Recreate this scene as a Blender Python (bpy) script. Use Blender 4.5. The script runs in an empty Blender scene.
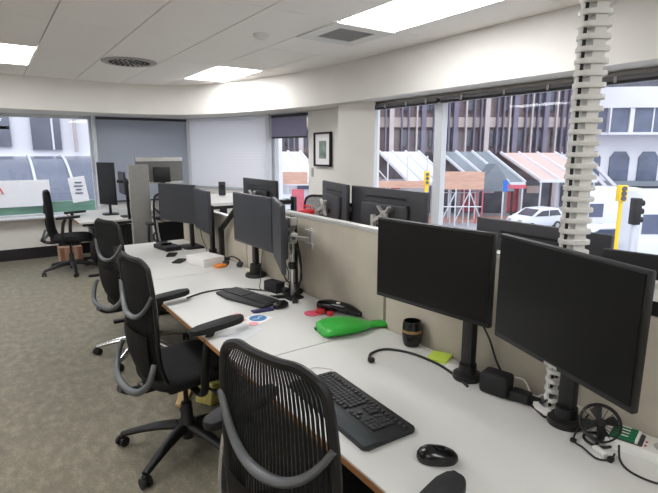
import bpy, bmesh, math, random
from mathutils import Vector, Matrix, Euler
random.seed(7)
C = bpy.context.scene.collection
PI = math.pi

# ------------------------------------------------------------------ camera numbers (metres, Z up)
F = 485.0; CX, CY = 329.0, 246.5
PITCH = math.atan(94.5 / F); CAMZ = 1.6
YAW = math.atan(343.0 / (F / math.cos(PITCH)))
FW = Vector((math.sin(YAW) * math.cos(PITCH), math.cos(YAW) * math.cos(PITCH), -math.sin(PITCH)))
RT = Vector((math.cos(YAW), -math.sin(YAW), 0))
UP = RT.cross(FW)

# ------------------------------------------------------------------ mesh helper
class MB:
    def __init__(s): s.bm = bmesh.new()
    def add(s, verts, faces):
        vs = [s.bm.verts.new(v) for v in verts]
        for f in faces:
            try: s.bm.faces.new([vs[i] for i in f])
            except ValueError: pass
        return vs
    def box(s, c, d, rot=None, bev=0, seg=2):
        m = Matrix.Translation(Vector(c))
        if rot is not None: m = m @ Euler(rot).to_matrix().to_4x4()
        r = bmesh.ops.create_cube(s.bm, size=1.0, matrix=m @ Matrix.Diagonal((d[0], d[1], d[2], 1)))
        if bev:
            es = list({e for v in r['verts'] for e in v.link_edges})
            bmesh.ops.bevel(s.bm, geom=es, offset=bev, segments=seg, profile=.5, affect='EDGES')
        return s
    def bar(s, a, b, w, h=None, bev=0):
        a = Vector(a); b = Vector(b); d = b - a; h = h or w
        q = d.to_track_quat('Z', 'Y')
        m = Matrix.Translation((a + b) / 2) @ q.to_matrix().to_4x4() @ Matrix.Diagonal((w, h, d.length, 1))
        r = bmesh.ops.create_cube(s.bm, size=1.0, matrix=m)
        if bev:
            es = list({e for v in r['verts'] for e in v.link_edges})
            bmesh.ops.bevel(s.bm, geom=es, offset=bev, segments=2, profile=.5, affect='EDGES')
        return s
    def tube(s, pts, r, n=10, closed=False, sx=1.0, sy=1.0, up=(0, 0, 1), smooth=0):
        P = [Vector(p) for p in pts]
        if smooth: P = curve(P, smooth, closed)
        N = len(P); R = r if isinstance(r, (list, tuple)) else [r] * N
        if len(R) != N:
            K = len(R); R = [R[min(K - 1, int(i * (K - 1) / (N - 1)))] * (1 - (i * (K - 1) / (N - 1)) % 1) + R[min(K - 1, int(i * (K - 1) / (N - 1)) + 1)] * ((i * (K - 1) / (N - 1)) % 1) for i in range(N)]
        rings = []; side = None
        for i in range(N):
            if closed: t = (P[(i + 1) % N] - P[i - 1])
            else: t = P[min(i + 1, N - 1)] - P[max(i - 1, 0)]
            t.normalize()
            if side is None:
                u = Vector(up)
                if abs(u.dot(t)) > .95: u = Vector((1, 0, 0)) if abs(t.x) < .9 else Vector((0, 1, 0))
                side = t.cross(u).normalized()
            else:
                side = (side - t * side.dot(t))
                if side.length < 1e-6: side = t.orthogonal()
                side.normalize()
            nrm = side.cross(t).normalized()
            rings.append([s.bm.verts.new(P[i] + side * (math.cos(2 * PI * k / n) * R[i] * sx) + nrm * (math.sin(2 * PI * k / n) * R[i] * sy)) for k in range(n)])
        for i in range(N if closed else N - 1):
            a = rings[i]; b = rings[(i + 1) % N]
            for k in range(n): s.bm.faces.new((a[k], a[(k + 1) % n], b[(k + 1) % n], b[k]))
        if not closed:
            s.bm.faces.new(rings[0][::-1]); s.bm.faces.new(rings[-1])
        return s
    def lathe(s, prof, c=(0, 0, 0), n=24, mat=None):
        m = Matrix.Translation(Vector(c)) @ (mat or Matrix.Identity(4))
        rings = [[s.bm.verts.new(m @ Vector((r * math.cos(2 * PI * k / n), r * math.sin(2 * PI * k / n), z))) for k in range(n)] for r, z in prof]
        for a, b in zip(rings, rings[1:]):
            for k in range(n): s.bm.faces.new((a[k], a[(k + 1) % n], b[(k + 1) % n], b[k]))
        s.bm.faces.new(rings[0][::-1]); s.bm.faces.new(rings[-1])
        return s
    def prism(s, poly, z0, z1, m=None, bev=0):
        m = m or Matrix.Identity(4); n = len(poly)
        a = [s.bm.verts.new(m @ Vector((x, y, z0))) for x, y in poly]
        b = [s.bm.verts.new(m @ Vector((x, y, z1))) for x, y in poly]
        fs = [s.bm.faces.new(a[::-1]), s.bm.faces.new(b)]
        for k in range(n): fs.append(s.bm.faces.new((a[k], a[(k + 1) % n], b[(k + 1) % n], b[k])))
        if bev:
            es = list({e for f in fs[:2] for e in f.edges})
            bmesh.ops.bevel(s.bm, geom=es, offset=bev, segments=2, profile=.5, affect='EDGES')
        return s
    def ball(s, c, d, seg=16, rot=None):
        m = Matrix.Translation(Vector(c))
        if rot is not None: m = m @ Euler(rot).to_matrix().to_4x4()
        bmesh.ops.create_uvsphere(s.bm, u_segments=seg, v_segments=seg // 2 + 2, radius=.5, matrix=m @ Matrix.Diagonal((d[0], d[1], d[2], 1)))
        return s
    def build(s, name, mat, parent=None, loc=(0, 0, 0), rot=(0, 0, 0), sharp=38):
        bmesh.ops.recalc_face_normals(s.bm, faces=s.bm.faces[:])
        me = bpy.data.meshes.new(name); s.bm.to_mesh(me); s.bm.free()
        me.materials.append(mat)
        me.polygons.foreach_set('use_smooth', [True] * len(me.polygons))
        me.set_sharp_from_angle(angle=math.radians(sharp))
        o = bpy.data.objects.new(name, me); C.objects.link(o)
        o.location = loc; o.rotation_euler = rot
        if parent: o.parent = parent
        return o

def curve(P, k, closed=False):
    P = [Vector(p) for p in P]; N = len(P); out = []
    for i in range(N if closed else N - 1):
        if closed: p0, p1, p2, p3 = P[i - 1], P[i], P[(i + 1) % N], P[(i + 2) % N]
        else: p0, p1, p2, p3 = P[max(i - 1, 0)], P[i], P[i + 1], P[min(i + 2, N - 1)]
        for j in range(k):
            t = j / k
            out.append(.5 * ((2 * p1) + (p2 - p0) * t + (2 * p0 - 5 * p1 + 4 * p2 - p3) * t * t + (3 * p1 - p0 - 3 * p2 + p3) * t ** 3))
    if not closed: out.append(P[-1])
    return out

def rrect(w, h, r, k=5, cx=0, cy=0):
    out = []
    for sx, sy, a0 in ((1, 1, 0), (-1, 1, 90), (-1, -1, 180), (1, -1, 270)):
        for j in range(k + 1):
            a = math.radians(a0 + 90 * j / k)
            out.append((cx + sx * (w / 2 - r) + r * math.cos(a), cy + sy * (h / 2 - r) + r * math.sin(a)))
    return out

def tag(o, label, cat, group=None, kind=None):
    o['label'] = label; o['category'] = cat
    if group: o['group'] = group
    if kind: o['kind'] = kind
    return o
def thing(name, label, cat, loc=(0, 0, 0), rz=0, group=None):
    o = bpy.data.objects.new(name, None); C.objects.link(o); o.empty_display_size = .05
    o.location = loc; o.rotation_euler = (0, 0, rz)
    return tag(o, label, cat, group)
def kids(o): return [c for c in bpy.data.objects if c.parent == o]
def copy_tree(o, parent=None):
    c = o.copy(); C.objects.link(c); c.parent = parent
    for ch in kids(o): copy_tree(ch, c)
    return c
def struct(name, mb, m, **k):
    o = mb.build(name, m, **k); o['kind'] = 'structure'; return o

# ------------------------------------------------------------------ materials
def srgb(c):
    return tuple(((v / 255) / 12.92 if v / 255 <= .04045 else ((v / 255 + .055) / 1.055) ** 2.4) for v in c) + (1,)
def mat(name, rgb, rough=.5, metal=0, var=.06, scale=30, bump=0, spec=.5, emit=None, estr=0, bscale=None, stretch=None, trans=0):
    m = bpy.data.materials.new(name); m.use_nodes = True; nt = m.node_tree; b = nt.nodes['Principled BSDF']
    c = srgb(rgb); tc = nt.nodes.new('ShaderNodeTexCoord'); ns = nt.nodes.new('ShaderNodeTexNoise')
    ns.inputs['Scale'].default_value = scale; ns.inputs['Detail'].default_value = 4
    src = tc.outputs['Object']
    if stretch:
        mp = nt.nodes.new('ShaderNodeMapping'); mp.inputs['Scale'].default_value = stretch
        nt.links.new(src, mp.inputs[0]); src = mp.outputs[0]
    nt.links.new(src, ns.inputs['Vector'])
    r = nt.nodes.new('ShaderNodeValToRGB'); r.color_ramp.elements[0].position = .3; r.color_ramp.elements[1].position = .7
    r.color_ramp.elements[0].color = tuple(max(0, v * (1 - var)) for v in c[:3]) + (1,)
    r.color_ramp.elements[1].color = tuple(min(1, v * (1 + var)) for v in c[:3]) + (1,)
    nt.links.new(ns.outputs['Fac'], r.inputs[0]); nt.links.new(r.outputs[0], b.inputs['Base Color'])
    b.inputs['Roughness'].default_value = rough; b.inputs['Metallic'].default_value = metal
    b.inputs['Specular IOR Level'].default_value = spec
    if trans: b.inputs['Transmission Weight'].default_value = trans
    if bump:
        n2 = ns
        if bscale:
            n2 = nt.nodes.new('ShaderNodeTexNoise'); n2.inputs['Scale'].default_value = bscale; nt.links.new(src, n2.inputs['Vector'])
        bp = nt.nodes.new('ShaderNodeBump'); bp.inputs['Strength'].default_value = bump; bp.inputs['Distance'].default_value = .01
        nt.links.new(n2.outputs['Fac'], bp.inputs['Height']); nt.links.new(bp.outputs[0], b.inputs['Normal'])
    if emit:
        b.inputs['Emission Color'].default_value = srgb(emit); b.inputs['Emission Strength'].default_value = estr
    return m
def glass_mat(name, tint=(1, 1, 1), gl=.06):
    m = bpy.data.materials.new(name); m.use_nodes = True; nt = m.node_tree; nt.nodes.clear()
    o = nt.nodes.new('ShaderNodeOutputMaterial'); t = nt.nodes.new('ShaderNodeBsdfTransparent'); g = nt.nodes.new('ShaderNodeBsdfGlossy')
    g.inputs['Roughness'].default_value = .02; t.inputs[0].default_value = tint + (1,)
    mx = nt.nodes.new('ShaderNodeMixShader'); mx.inputs[0].default_value = .02; nt.links.new(t.outputs[0], mx.inputs[1]); nt.links.new(g.outputs[0], mx.inputs[2])
    nt.links.new(mx.outputs[0], o.inputs[0]); return m
def blind_mat(name, rgb, tl=.35):
    m = mat(name, rgb, .8, var=.04, scale=60, spec=.1); nt = m.node_tree
    b = nt.nodes['Principled BSDF']; o = nt.nodes['Material Output']
    t = nt.nodes.new('ShaderNodeBsdfTranslucent'); t.inputs[0].default_value = srgb(rgb)
    mx = nt.nodes.new('ShaderNodeMixShader'); mx.inputs[0].default_value = tl
    nt.links.new(b.outputs[0], mx.inputs[1]); nt.links.new(t.outputs[0], mx.inputs[2]); nt.links.new(mx.outputs[0], o.inputs[0]); return m

M = {}
M['wall'] = mat('wall_paint', (226, 223, 217), .8, var=.02, scale=3, bump=.05, bscale=200, spec=.2)
M['ceil'] = mat('ceiling_tile', (248, 244, 240), .9, var=.02, scale=150, bump=.15, bscale=260, spec=.1)
M['gap'] = mat('ceiling_gap', (95, 90, 88), .9)
M['trim'] = mat('window_trim', (205, 208, 212), .4, var=.02)
M['skirt'] = mat('skirting_black', (26, 24, 28), .5)
M['panel'] = mat('partition_fabric', (190, 182, 166), .9, var=.07, scale=6, bump=.3, bscale=500, spec=.1)
M['alu'] = mat('partition_alu', (205, 204, 200), .35, .3, var=.02)
M['desk'] = mat('desk_laminate', (207, 207, 202), .42, var=.015, scale=5, spec=.4)
M['ply'] = mat('desk_edge', (160, 112, 66), .6, var=.2, scale=20, stretch=(1, 1, 12))
M['black'] = mat('black_plastic', (12, 12, 13), .45, var=.1)
M['blackm'] = mat('black_matt', (20, 20, 22), .7, var=.1, bump=.1, bscale=300)
M['gloss'] = mat('black_gloss', (13, 13, 14), .22, var=.1)
M['screen'] = mat('screen_off', (9, 9, 10), .38, var=.1, scale=4, spec=.3)
M['scrB'] = mat('screen_grey', (44, 45, 50), .4, var=.06, scale=4, spec=.5)
M['monback'] = mat('monitor_back', (52, 52, 56), .42, var=.06)
M['mesh'] = mat('chair_mesh', (11, 11, 13), .65, spec=.3, var=.15)
M['seat'] = mat('seat_fabric', (13, 13, 15), .8, var=.15, scale=60, bump=.25, bscale=400)
M['yoke'] = mat('chair_grey', (92, 94, 95), .4, .1, var=.04)
M['steel'] = mat('polished_metal', (205, 205, 205), .22, .9, var=.03)
M['silver'] = mat('silver_paint', (182, 180, 176), .35, .25, var=.05)
M['key'] = mat('key_plastic', (38, 39, 41), .5, var=.08)
M['kbody'] = mat('keyboard_body', (35, 37, 38), .5, var=.08)
M['palm'] = mat('keyboard_palm', (52, 58, 60), .6, var=.05)
M['green'] = mat('green_plastic', (42, 165, 52), .35, var=.08, scale=8, bump=.3, bscale=20)
M['gold'] = mat('gold_band', (150, 125, 80), .35, .6, var=.3, scale=90)
M['paper'] = mat('paper_white', (232, 230, 228), .7, var=.02)
M['yellow'] = mat('sticky_yellow', (200, 224, 84), .7, var=.03)
M['pink'] = mat('pink_paper', (235, 95, 125), .6, var=.05)
M['palepink'] = mat('pale_pink_print', (228, 160, 165), .7, var=.1, scale=60)
M['red'] = mat('red_plastic', (200, 45, 50), .45, var=.06)
M['blue'] = mat('blue_print', (48, 118, 170), .5, var=.08)
M['navy'] = mat('navy_cover', (30, 32, 80), .5, var=.06)
M['orange'] = mat('orange_item', (235, 135, 50), .5, var=.06)
M['cream'] = mat('cream_wood', (205, 192, 150), .6, var=.08)
M['batt'] = mat('battery_green', (10, 105, 62), .3, var=.05)
M['whitep'] = mat('white_plastic', (225, 225, 220), .4, var=.02)
M['spine'] = mat('spine_plastic', (218, 217, 212), .45, var=.03)
M['card'] = mat('cardboard', (190, 160, 115), .8, var=.1, scale=10, stretch=(1, 1, 8))
M['yellowfoam'] = mat('yellow_foam', (190, 178, 100), .8, var=.15, scale=25)
M['lamp'] = mat('lamp_diffuser', (255, 255, 255), .5, emit=(252, 252, 255), estr=12.5)
M['glass'] = glass_mat('window_glass', (.97, .98, 1.0))
M['blindA'] = blind_mat('blind_grey', (186, 192, 202), .4)
M['blindB'] = blind_mat('blind_pale', (244, 244, 246), .6)
M['blindC'] = blind_mat('blind_lavender', (170, 168, 190), .35)
M['railg'] = mat('rail_grey', (118, 116, 120), .5)
M['blindrail'] = mat('blind_rail', (60, 58, 62), .5)
# outside
M['asphalt'] = mat('asphalt', (165, 165, 172), .9, var=.1, scale=.8)
M['paving'] = mat('red_paving', (190, 150, 140), .9, var=.1, scale=2)
M['ren'] = mat('white_render', (212, 213, 220), .8, var=.03, scale=.5)
M['fin'] = mat('facade_fin', (108, 104, 122), .6, var=.1, scale=.6)
M['finp'] = mat('facade_fin_pale', (178, 168, 170), .6, var=.1, scale=.6)
M['brown'] = mat('facade_brown', (136, 120, 121), .6, var=.35, scale=.5, stretch=(1, 1, .4))
M['beige'] = mat('facade_beige', (186, 174, 168), .7, var=.15, scale=.6)
M['wglass'] = mat('pale_dark_glass', (104, 108, 120), .2, var=.25, scale=1.2)
M['dglass'] = mat('dark_glass', (88, 90, 100), .2, var=.4, scale=.7)
M['bglass'] = mat('blue_glass', (92, 100, 122), .15, var=.25, scale=.5)
M['shop'] = mat('shop_dark', (120, 112, 116), .5, var=.5, scale=.5)
M['roofp'] = mat('pale_roof', (212, 178, 172), .6, var=.03, scale=.5)
M['roofg'] = mat('grey_roof', (120, 128, 136), .5, var=.12, scale=.5)
M['hoard'] = mat('hoarding', (196, 156, 138), .8, var=.12, scale=1, stretch=(1, 1, 6))
M['car'] = mat('car_paint', (226, 230, 238), .2, var=.01)
M['poly'] = mat('yellow_paint', (240, 200, 40), .5, var=.04)
M['bluep'] = mat('blue_paint', (45, 110, 200), .5)
M['shopred'] = mat('shop_red', (190, 92, 106), .6, var=.2, scale=2)
M['greenband'] = mat('green_band', (110, 150, 128), .6, var=.3, scale=.8)
M['canopy'] = mat('canopy_blue', (98, 104, 120), .15, var=.12, scale=.6)
M['steelw'] = mat('pale_steel', (205, 208, 215), .4, .2)

def carpet():
    m = bpy.data.materials.new('carpet'); m.use_nodes = True; nt = m.node_tree; b = nt.nodes['Principled BSDF']
    tc = nt.nodes.new('ShaderNodeTexCoord')
    n1 = nt.nodes.new('ShaderNodeTexNoise'); n1.inputs['Scale'].default_value = 11; n1.inputs['Detail'].default_value = 6; n1.inputs['Roughness'].default_value = .65
    n2 = nt.nodes.new('ShaderNodeTexNoise'); n2.inputs['Scale'].default_value = 90; n2.inputs['Detail'].default_value = 3
    mp = nt.nodes.new('ShaderNodeMapping'); mp.inputs['Scale'].default_value = (1.5, .9, 1)
    nt.links.new(tc.outputs['Object'], mp.inputs[0]); nt.links.new(mp.outputs[0], n1.inputs['Vector']); nt.links.new(tc.outputs['Object'], n2.inputs['Vector'])
    br = nt.nodes.new('ShaderNodeTexBrick'); br.inputs['Scale'].default_value = 1; br.inputs['Brick Width'].default_value = .25; br.inputs['Row Height'].default_value = 1.0
    br.inputs['Mortar Size'].default_value = .002; br.inputs['Color1'].default_value = (.42, .42, .42, 1); br.inputs['Color2'].default_value = (.58, .58, .58, 1); br.inputs['Mortar'].default_value = (.4, .4, .4, 1); br.offset = .4
    nt.links.new(tc.outputs['Object'], br.inputs['Vector'])
    def mathn(op, a, b2):
        n = nt.nodes.new('ShaderNodeMath'); n.operation = op
        for i, v in enumerate((a, b2)):
            if isinstance(v, float): n.inputs[i].default_value = v
            else: nt.links.new(v, n.inputs[i])
        return n.outputs[0]
    a = mathn('MULTIPLY', n1.outputs['Fac'], .56); c = mathn('MULTIPLY', n2.outputs['Fac'], .28); d = mathn('MULTIPLY', br.outputs['Color'], .16)
    s = mathn('ADD', mathn('ADD', a, c), d)
    r = nt.nodes.new('ShaderNodeValToRGB'); e = r.color_ramp.elements
    e[0].position = .36; e[0].color = srgb((98, 92, 77)); e[1].position = .66; e[1].color = srgb((146, 140, 120))
    x = e.new(.5); x.color = srgb((118, 112, 94))
    nt.links.new(s, r.inputs[0]); nt.links.new(r.outputs[0], b.inputs['Base Color']); b.inputs['Roughness'].default_value = .7; b.inputs['Specular IOR Level'].default_value = .4; b.inputs['Sheen Weight'].default_value = .15
    bp = nt.nodes.new('ShaderNodeBump'); bp.inputs['Strength'].default_value = .4; bp.inputs['Distance'].default_value = .005
    nt.links.new(n2.outputs['Fac'], bp.inputs['Height']); nt.links.new(bp.outputs[0], b.inputs['Normal'])
    return m
M['carpet'] = carpet()

# ================================================================== THE ROOM
ZC, ZS, SILL = 2.58, 2.155, .62
OUT = [(3.95, -3.2), (3.95, 5.95), (3.79, 6.83), (3.02, 8.62), (1.4, 8.75), (-3.6, 8.75)]     # outer face of the outside walls
WIN = [(3.75, -3.0), (3.75, 5.9), (3.60, 6.76), (2.88, 8.42), (1.4, 8.55), (-3.5, 8.55)]       # their inner face
SOF = [tuple(p[:2]) for p in curve([(3.4, -3.2, 0), (3.4, 1, 0), (3.4, 4.3, 0), (3.37, 4.95, 0), (3.28, 5.6, 0), (3.1, 6.3, 0), (2.92, 6.85, 0), (2.68, 7.28, 0), (2.35, 7.6, 0), (1.9, 7.76, 0), (1.3, 7.76, 0), (.4, 7.72, 0), (-3.6, 7.72, 0)], 6)]
mb = MB(); mb.prism([(-3.5, -3), (3.75, -3), (3.75, 5.9), (3.6, 6.76), (2.88, 8.42), (1.4, 8.55), (-3.5, 8.55)], -.2, 0); struct('floor', mb, M['carpet'])
mb = MB(); mb.prism(SOF + [(-3.6, 8.75), (1.4, 8.75), (3.02, 8.62), (3.79, 6.83), (3.95, 5.95), (3.95, -3.2)], ZS, ZC + .05); struct('trim_1', mb, M['wall'])
# ceiling : tiles on a 0.6 x 1.2 grid
LIGHTS = [(4, 1), (4, 4), (0, 1), (0, 4), (0, -2), (4, -2), (-4, 1), (-4, 4), (-4, -2)]
def gx(i): return -.09 + .6 * i
def gy(j): return .8 + 1.2 * j
mb = MB(); g = MB()
def inside(x, y): return x < 3.4 and not (y > 7.76) 
for i in range(-6, 6):
    for j in range(-4, 7):
        if (i, j) in LIGHTS: continue
        x0, y0 = gx(i), gy(j); x1, y1 = x0 + .6, y0 + 1.2
        if (i, j) == (4, 2):     # square vent sits at the near end of this tile
            mb.box(((x0 + x1) / 2, y0 + .89, ZC + .01), (.592, .60, .02)); continue
        mb.box(((x0 + x1) / 2, (y0 + y1) / 2, ZC + .01), (.590, 1.195, .02))
mb.box((0, 2.8, ZC + .06), (7.6, 12.4, .04))
mb.build('ceiling', M['ceil'])['kind'] = 'structure'
# walls
def seg_wall(mb, a, b, z0, z1, th=.2):
    a = Vector(a + (0,)); b = Vector(b + (0,)); d = (b - a).normalized(); n = Vector((d.y, -d.x, 0))
    return mb.prism([(a.x, a.y), (b.x, b.y), ((b + n * th).x, (b + n * th).y), ((a + n * th).x, (a + n * th).y)], z0, z1)
mb = MB(); mb.box((.125 - 3.5 + 3.0 + 2.6 - 1.25, 8.65, SILL / 2), (6.4, .2, SILL)); seg_wall(mb, (2.88, 8.42), (1.4, 8.55), 0, .77); mb.box((-3.3, 8.65, 1.4), (.5, .2, 2.4)); struct('wall_back', mb, M['wall'])
mb = MB(); seg_wall(mb, (3.75, -3.2), (3.75, 4.45), 0, SILL)
mb.box((3.85, 5.26, 1.08), (.2, 1.30, 2.16))                  # plain wall with the picture
mb.prism([(3.62, 4.315), (3.785, 4.51), (3.94, 4.60), (3.94, 4.85), (3.50, 4.85), (3.50, 4.715)], 0, 2.16)                   # pier
seg_wall(mb, (3.75, 5.9), (3.60, 6.76), 0, SILL); seg_wall(mb, (3.60, 6.76), (2.88, 8.42), 0, .98)
mb.box((3.84, .6, 2.135), (.20, 7.7, .06))
struct('wall_right', mb, M['wall'])
mb = MB(); mb.box((-3.6, 2.8, 1.3), (.2, 12, 2.6)); struct('wall_left', mb, M['wall'])
mb = MB(); mb.box((.2, -3.1, 1.3), (7.6, .2, 2.6)); struct('wall_front', mb, M['wall'])
mb = MB(); mb.box((-.4, 8.54, .085), (6.0, .03, .17)); struct('baseboard_back', mb, M['skirt'])
mb = MB(); mb.box((-.3, 8.47, SILL + .012), (6.2, .22, .025), bev=.005); struct('trim_2', mb, M['trim'])
mb = MB(); mb.box((3.66, 0.5, SILL + .012), (.25, 7.1, .025), bev=.005); struct('trim_3', mb, M['trim'])

def window(name, a, b, mull=(), z0=SILL, z1=ZS, fr=.05, inset=.08):
    """frame between plan points a and b, mullions at given fractions"""
    a = Vector(a + (0,)); b = Vector(b + (0,)); d = (b - a).normalized(); n = Vector((d.y, -d.x, 0)); L = (b - a).length
    o = bpy.data.objects.new(name, None); C.objects.link(o); o['kind'] = 'structure'; o.location = (a.x, a.y, z0)
    def bx(t0, t1, za, zb, dep, w):
        q = MB(); c = a + d * ((t0 + t1) / 2) + n * dep
        q.box((c.x - a.x, c.y - a.y, (za + zb) / 2 - z0), (abs(t1 - t0), w, zb - za), rot=(0, 0, math.atan2(d.y, d.x))); return q
    q = bx(0, L, z0, z0 + fr, inset, .07)
    for p in (bx(0, L, z1 - fr, z1, inset, .07), bx(0, fr, z0 + fr, z1 - fr, inset, .07), bx(L - fr, L, z0 + fr, z1 - fr, inset, .07)):
        me = bpy.data.meshes.new('t'); p.bm.to_mesh(me); q.bm.from_mesh(me); bpy.data.meshes.remove(me)
    q.build('window_frame', M['trim'], o)
    for t, w, dep in mull: bx(t - w / 2, t + w / 2, z0 + fr, z1 - fr, inset - .03, dep).build('mullion', M['trim'], o)
    bx(fr * .5, L - fr * .5, z0 + fr * .5, z1 - fr * .5, inset + .01, .006).build('glass_pane', M['glass'], o)
    return o
window('window_1', (1.42, 8.55), (-3.05, 8.55), mull=[(1.9, .05, .08)])
window('window_2', (2.88, 8.42), (1.42, 8.55), z0=.77)
window('window_3', (3.60, 6.76), (2.88, 8.42), z0=.98)
window('window_4', (3.75, 5.9), (3.60, 6.76))
window('window_5', (3.70, -2.9), (3.70, 4.49), mull=[(3.42 + 2.9, .10, .07), (2.05 + 2.9, .06, .08), (.6 + 2.9, .06, .08), (-.9 + 2.9, .06, .08)], inset=.05, fr=.035, z1=2.11)
mb = MB(); mb.box((1.42, 8.49, (SILL + ZS) / 2), (.045, .09, ZS - SILL)); struct('trim_4', mb, M['trim'])

# blinds
def blind(label, a, b, z0, m, slats=False, inset=-.02, group=None):
    a = Vector(a + (0,)); b = Vector(b + (0,)); d = (b - a); L = d.length; d.normalize(); ang = math.atan2(d.y, d.x)
    t = thing('window_blind', label, 'blind', (a.x, a.y, z0), ang, group)
    H = ZS - z0
    q = MB(); q.tube([(.03, inset + .01, H - .035), (L - .03, inset + .01, H - .035)], .022, 12); q.build('roller_tube', M['blindrail'] if not slats else M['blindB'], t)
    q = MB()
    if slats:
        n = int((H - .06) / .024)
        for k in range(n): q.box((L / 2, inset, H - .07 - k * .024), (L - .06, .004, .026), rot=(.32, 0, 0))
        q.build('slat_panel', m, t)
    else:
        q.box((L / 2, inset, H / 2), (L - .05, .004, H - .05)); q.build('fabric', m, t)
    q = MB(); q.box((L / 2, inset, .012), (L - .05, .018, .026), bev=.003); q.build('bottom_rail', M['blindrail'] if not slats else M['trim'], t)
    return t
blind('grey-blue roller blind pulled down over the corner window', (1.43, 8.50), (2.88, 8.37), .80, M['blindA'])
blind('pale slatted blind closed over the window on the curve', (2.88, 8.38), (3.58, 6.76), 1.01, M['blindB'], slats=True, inset=.0)
blind('lavender roller blind lowered a third over the narrow window by the picture', (3.58, 6.74), (3.73, 5.92), 1.80, M['blindC'], inset=.02)
def raised(label, y0, y1):
    t = thing('raised_blind', label, 'blind', (3.69, (y0 + y1) / 2, 2.118), 0, 'raised blinds along the street windows')
    L = y1 - y0
    q = MB(); q.box((0, 0, -.015), (.05, L, .03)); q.build('head_rail', M['railg'], t)
    q = MB(); 
    for k in range(4): q.box((0, 0, -.034 - k * .005), (.045, L - .03, .0035))
    q.build('slat_stack', M['monback'], t)
    for s in [-.35, -.05, .3]:
        q = MB(); q.box((-.028, s * L, -.02), (.008, .02, .045)); q.build('bracket', M['silver'], t)
raised('dark raised blind above the street window next to the white pier', 3.44, 4.38)
raised('long dark raised blind above the street window right of the wide white mullion', 2.08, 3.40)
raised('dark raised blind above the street window right of the cable spine', .62, 2.06)

for i_, (x_, y_, a_) in enumerate(((2.865, 8.365, -.6), (3.565, 6.755, -1.25))):
    mb = MB(); mb.box((x_, y_, (SILL + ZS) / 2), (.07, .05, ZS - SILL), rot=(0, 0, a_)); struct('trim_%d' % (5 + i_), mb, M['trim'])
# picture
t = thing('framed_picture', 'black framed print with a wide white mat hanging on the wall by the narrow window', 'picture', (3.745, 5.52, 1.41))
q = MB(); w, h = .40, .45
for c, d in (((0, 0, .012), (.035, w, .024)), ((0, 0, h - .012), (.035, w, .024)), ((0, -w / 2 + .012, h / 2), (.035, .024, h)), ((0, w / 2 - .012, h / 2), (.035, .024, h))): q.box((c[0] - .018, c[1], c[2]), d)
q.build('frame', M['black'], t)
q = MB(); q.box((-.012, 0, h / 2), (.01, w - .04, h - .04)); q.build('mat_board', M['paper'], t)
M['print'] = mat('faded_print', (128, 146, 138), .6, var=.4, scale=9)
q = MB(); q.box((-.018, 0, h / 2 - .005), (.004, w * .42, h * .52)); q.build('print', M['print'], t)
q = MB(); q.box((3.742, 5.80, 1.32), (.012, .045, .12), bev=.003); tag(q.build('wall_switch', M['silver']), 'small grey switch plate on the wall left of the framed picture', 'switch')

# ceiling fittings
LT = [(4, 1, 'brightest ceiling light panel nearest the camera, beside the square vent'), (4, 4, 'bright ceiling light panel near the curved soffit, middle of the room'), (0, 4, 'bright ceiling light panel cut by the left edge of the photo')]
names = {(a, b): l for a, b, l in LT}
for (i, j) in LIGHTS:
    l = names.get((i, j), 'ceiling light panel outside the photograph')
    t = thing('ceiling_light', l, 'light', (gx(i) + .3, gy(j) + .6, ZC), 0, 'ceiling light panels')
    q = MB(); q.box((0, 0, .004), (.575, 1.175, .006)); q.build('diffuser', M['lamp'], t)
    q = MB()
    for c, d in (((.2935, 0), (.012, 1.195)), ((-.2935, 0), (.012, 1.195)), ((0, .5925), (.575, .01)), ((0, -.5925), (.575, .01))): q.box((c[0], c[1], .008), (d[0], d[1], .018))
    q.build('frame', M['whitep'], t)
t = thing('air_vent', 'square grey ceiling vent next to the nearest light panel', 'vent', (2.61, 3.52, ZC))
q = MB()
for c, d in (((.24, 0), (.12, .6)), ((-.24, 0), (.12, .6)), ((0, .24), (.36, .12)), ((0, -.24), (.36, .12))): q.box((c[0], c[1], -.004), (d[0], d[1], .014))
q.build('frame', M['whitep'], t)
M['ventg'] = mat('vent_grey', (150, 148, 146), .6)
q = MB(); q.box((0, 0, .012), (.38, .38, .004))
for k in range(16): q.box((0, -.175 + k * .0233, .001), (.36, .004, .012), rot=(.6, 0, 0))
q.build('grille', M['ventg'], t)
t = thing('round_diffuser', 'round ceiling air diffuser with a ring of dark slots', 'vent', (1.41, 5.90, ZC))
q = MB(); q.lathe([(.29, 0), (.29, -.008), (.27, -.016), (.20, -.006), (.19, -.012), (0.001, -.012)], n=40); q.build('plate', mat('diffuser_grey', (178, 175, 170), .5), t)
q = MB()
for rr, n in ((.195, 22), (.145, 17), (.095, 11), (.045, 5)):
    for k in range(n):
        a = 2 * PI * k / n; q.box((rr * math.cos(a), rr * math.sin(a), -.0145), (.042, .016, .006), rot=(0, 0, a + .5))
q.build('slots', M['black'], t)
q = MB(); q.lathe([(.07, 0), (.07, -.012), (.055, -.03), (.03, -.04), (.001, -.042)], (2.03, 3.93, ZC), n=28); tag(q.build('smoke_detector', M['whitep']), 'small round white smoke detector on the ceiling', 'smoke detector')
q = MB(); q.lathe([(.04, 0), (.035, -.015), (.012, -.02), (.012, -.05), (.03, -.055), (.001, -.06)], (.05, 4.85, ZC), n=20); tag(q.build('sprinkler', M['silver']), 'small sprinkler head on the ceiling near the left edge of the photo', 'sprinkler')

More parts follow.
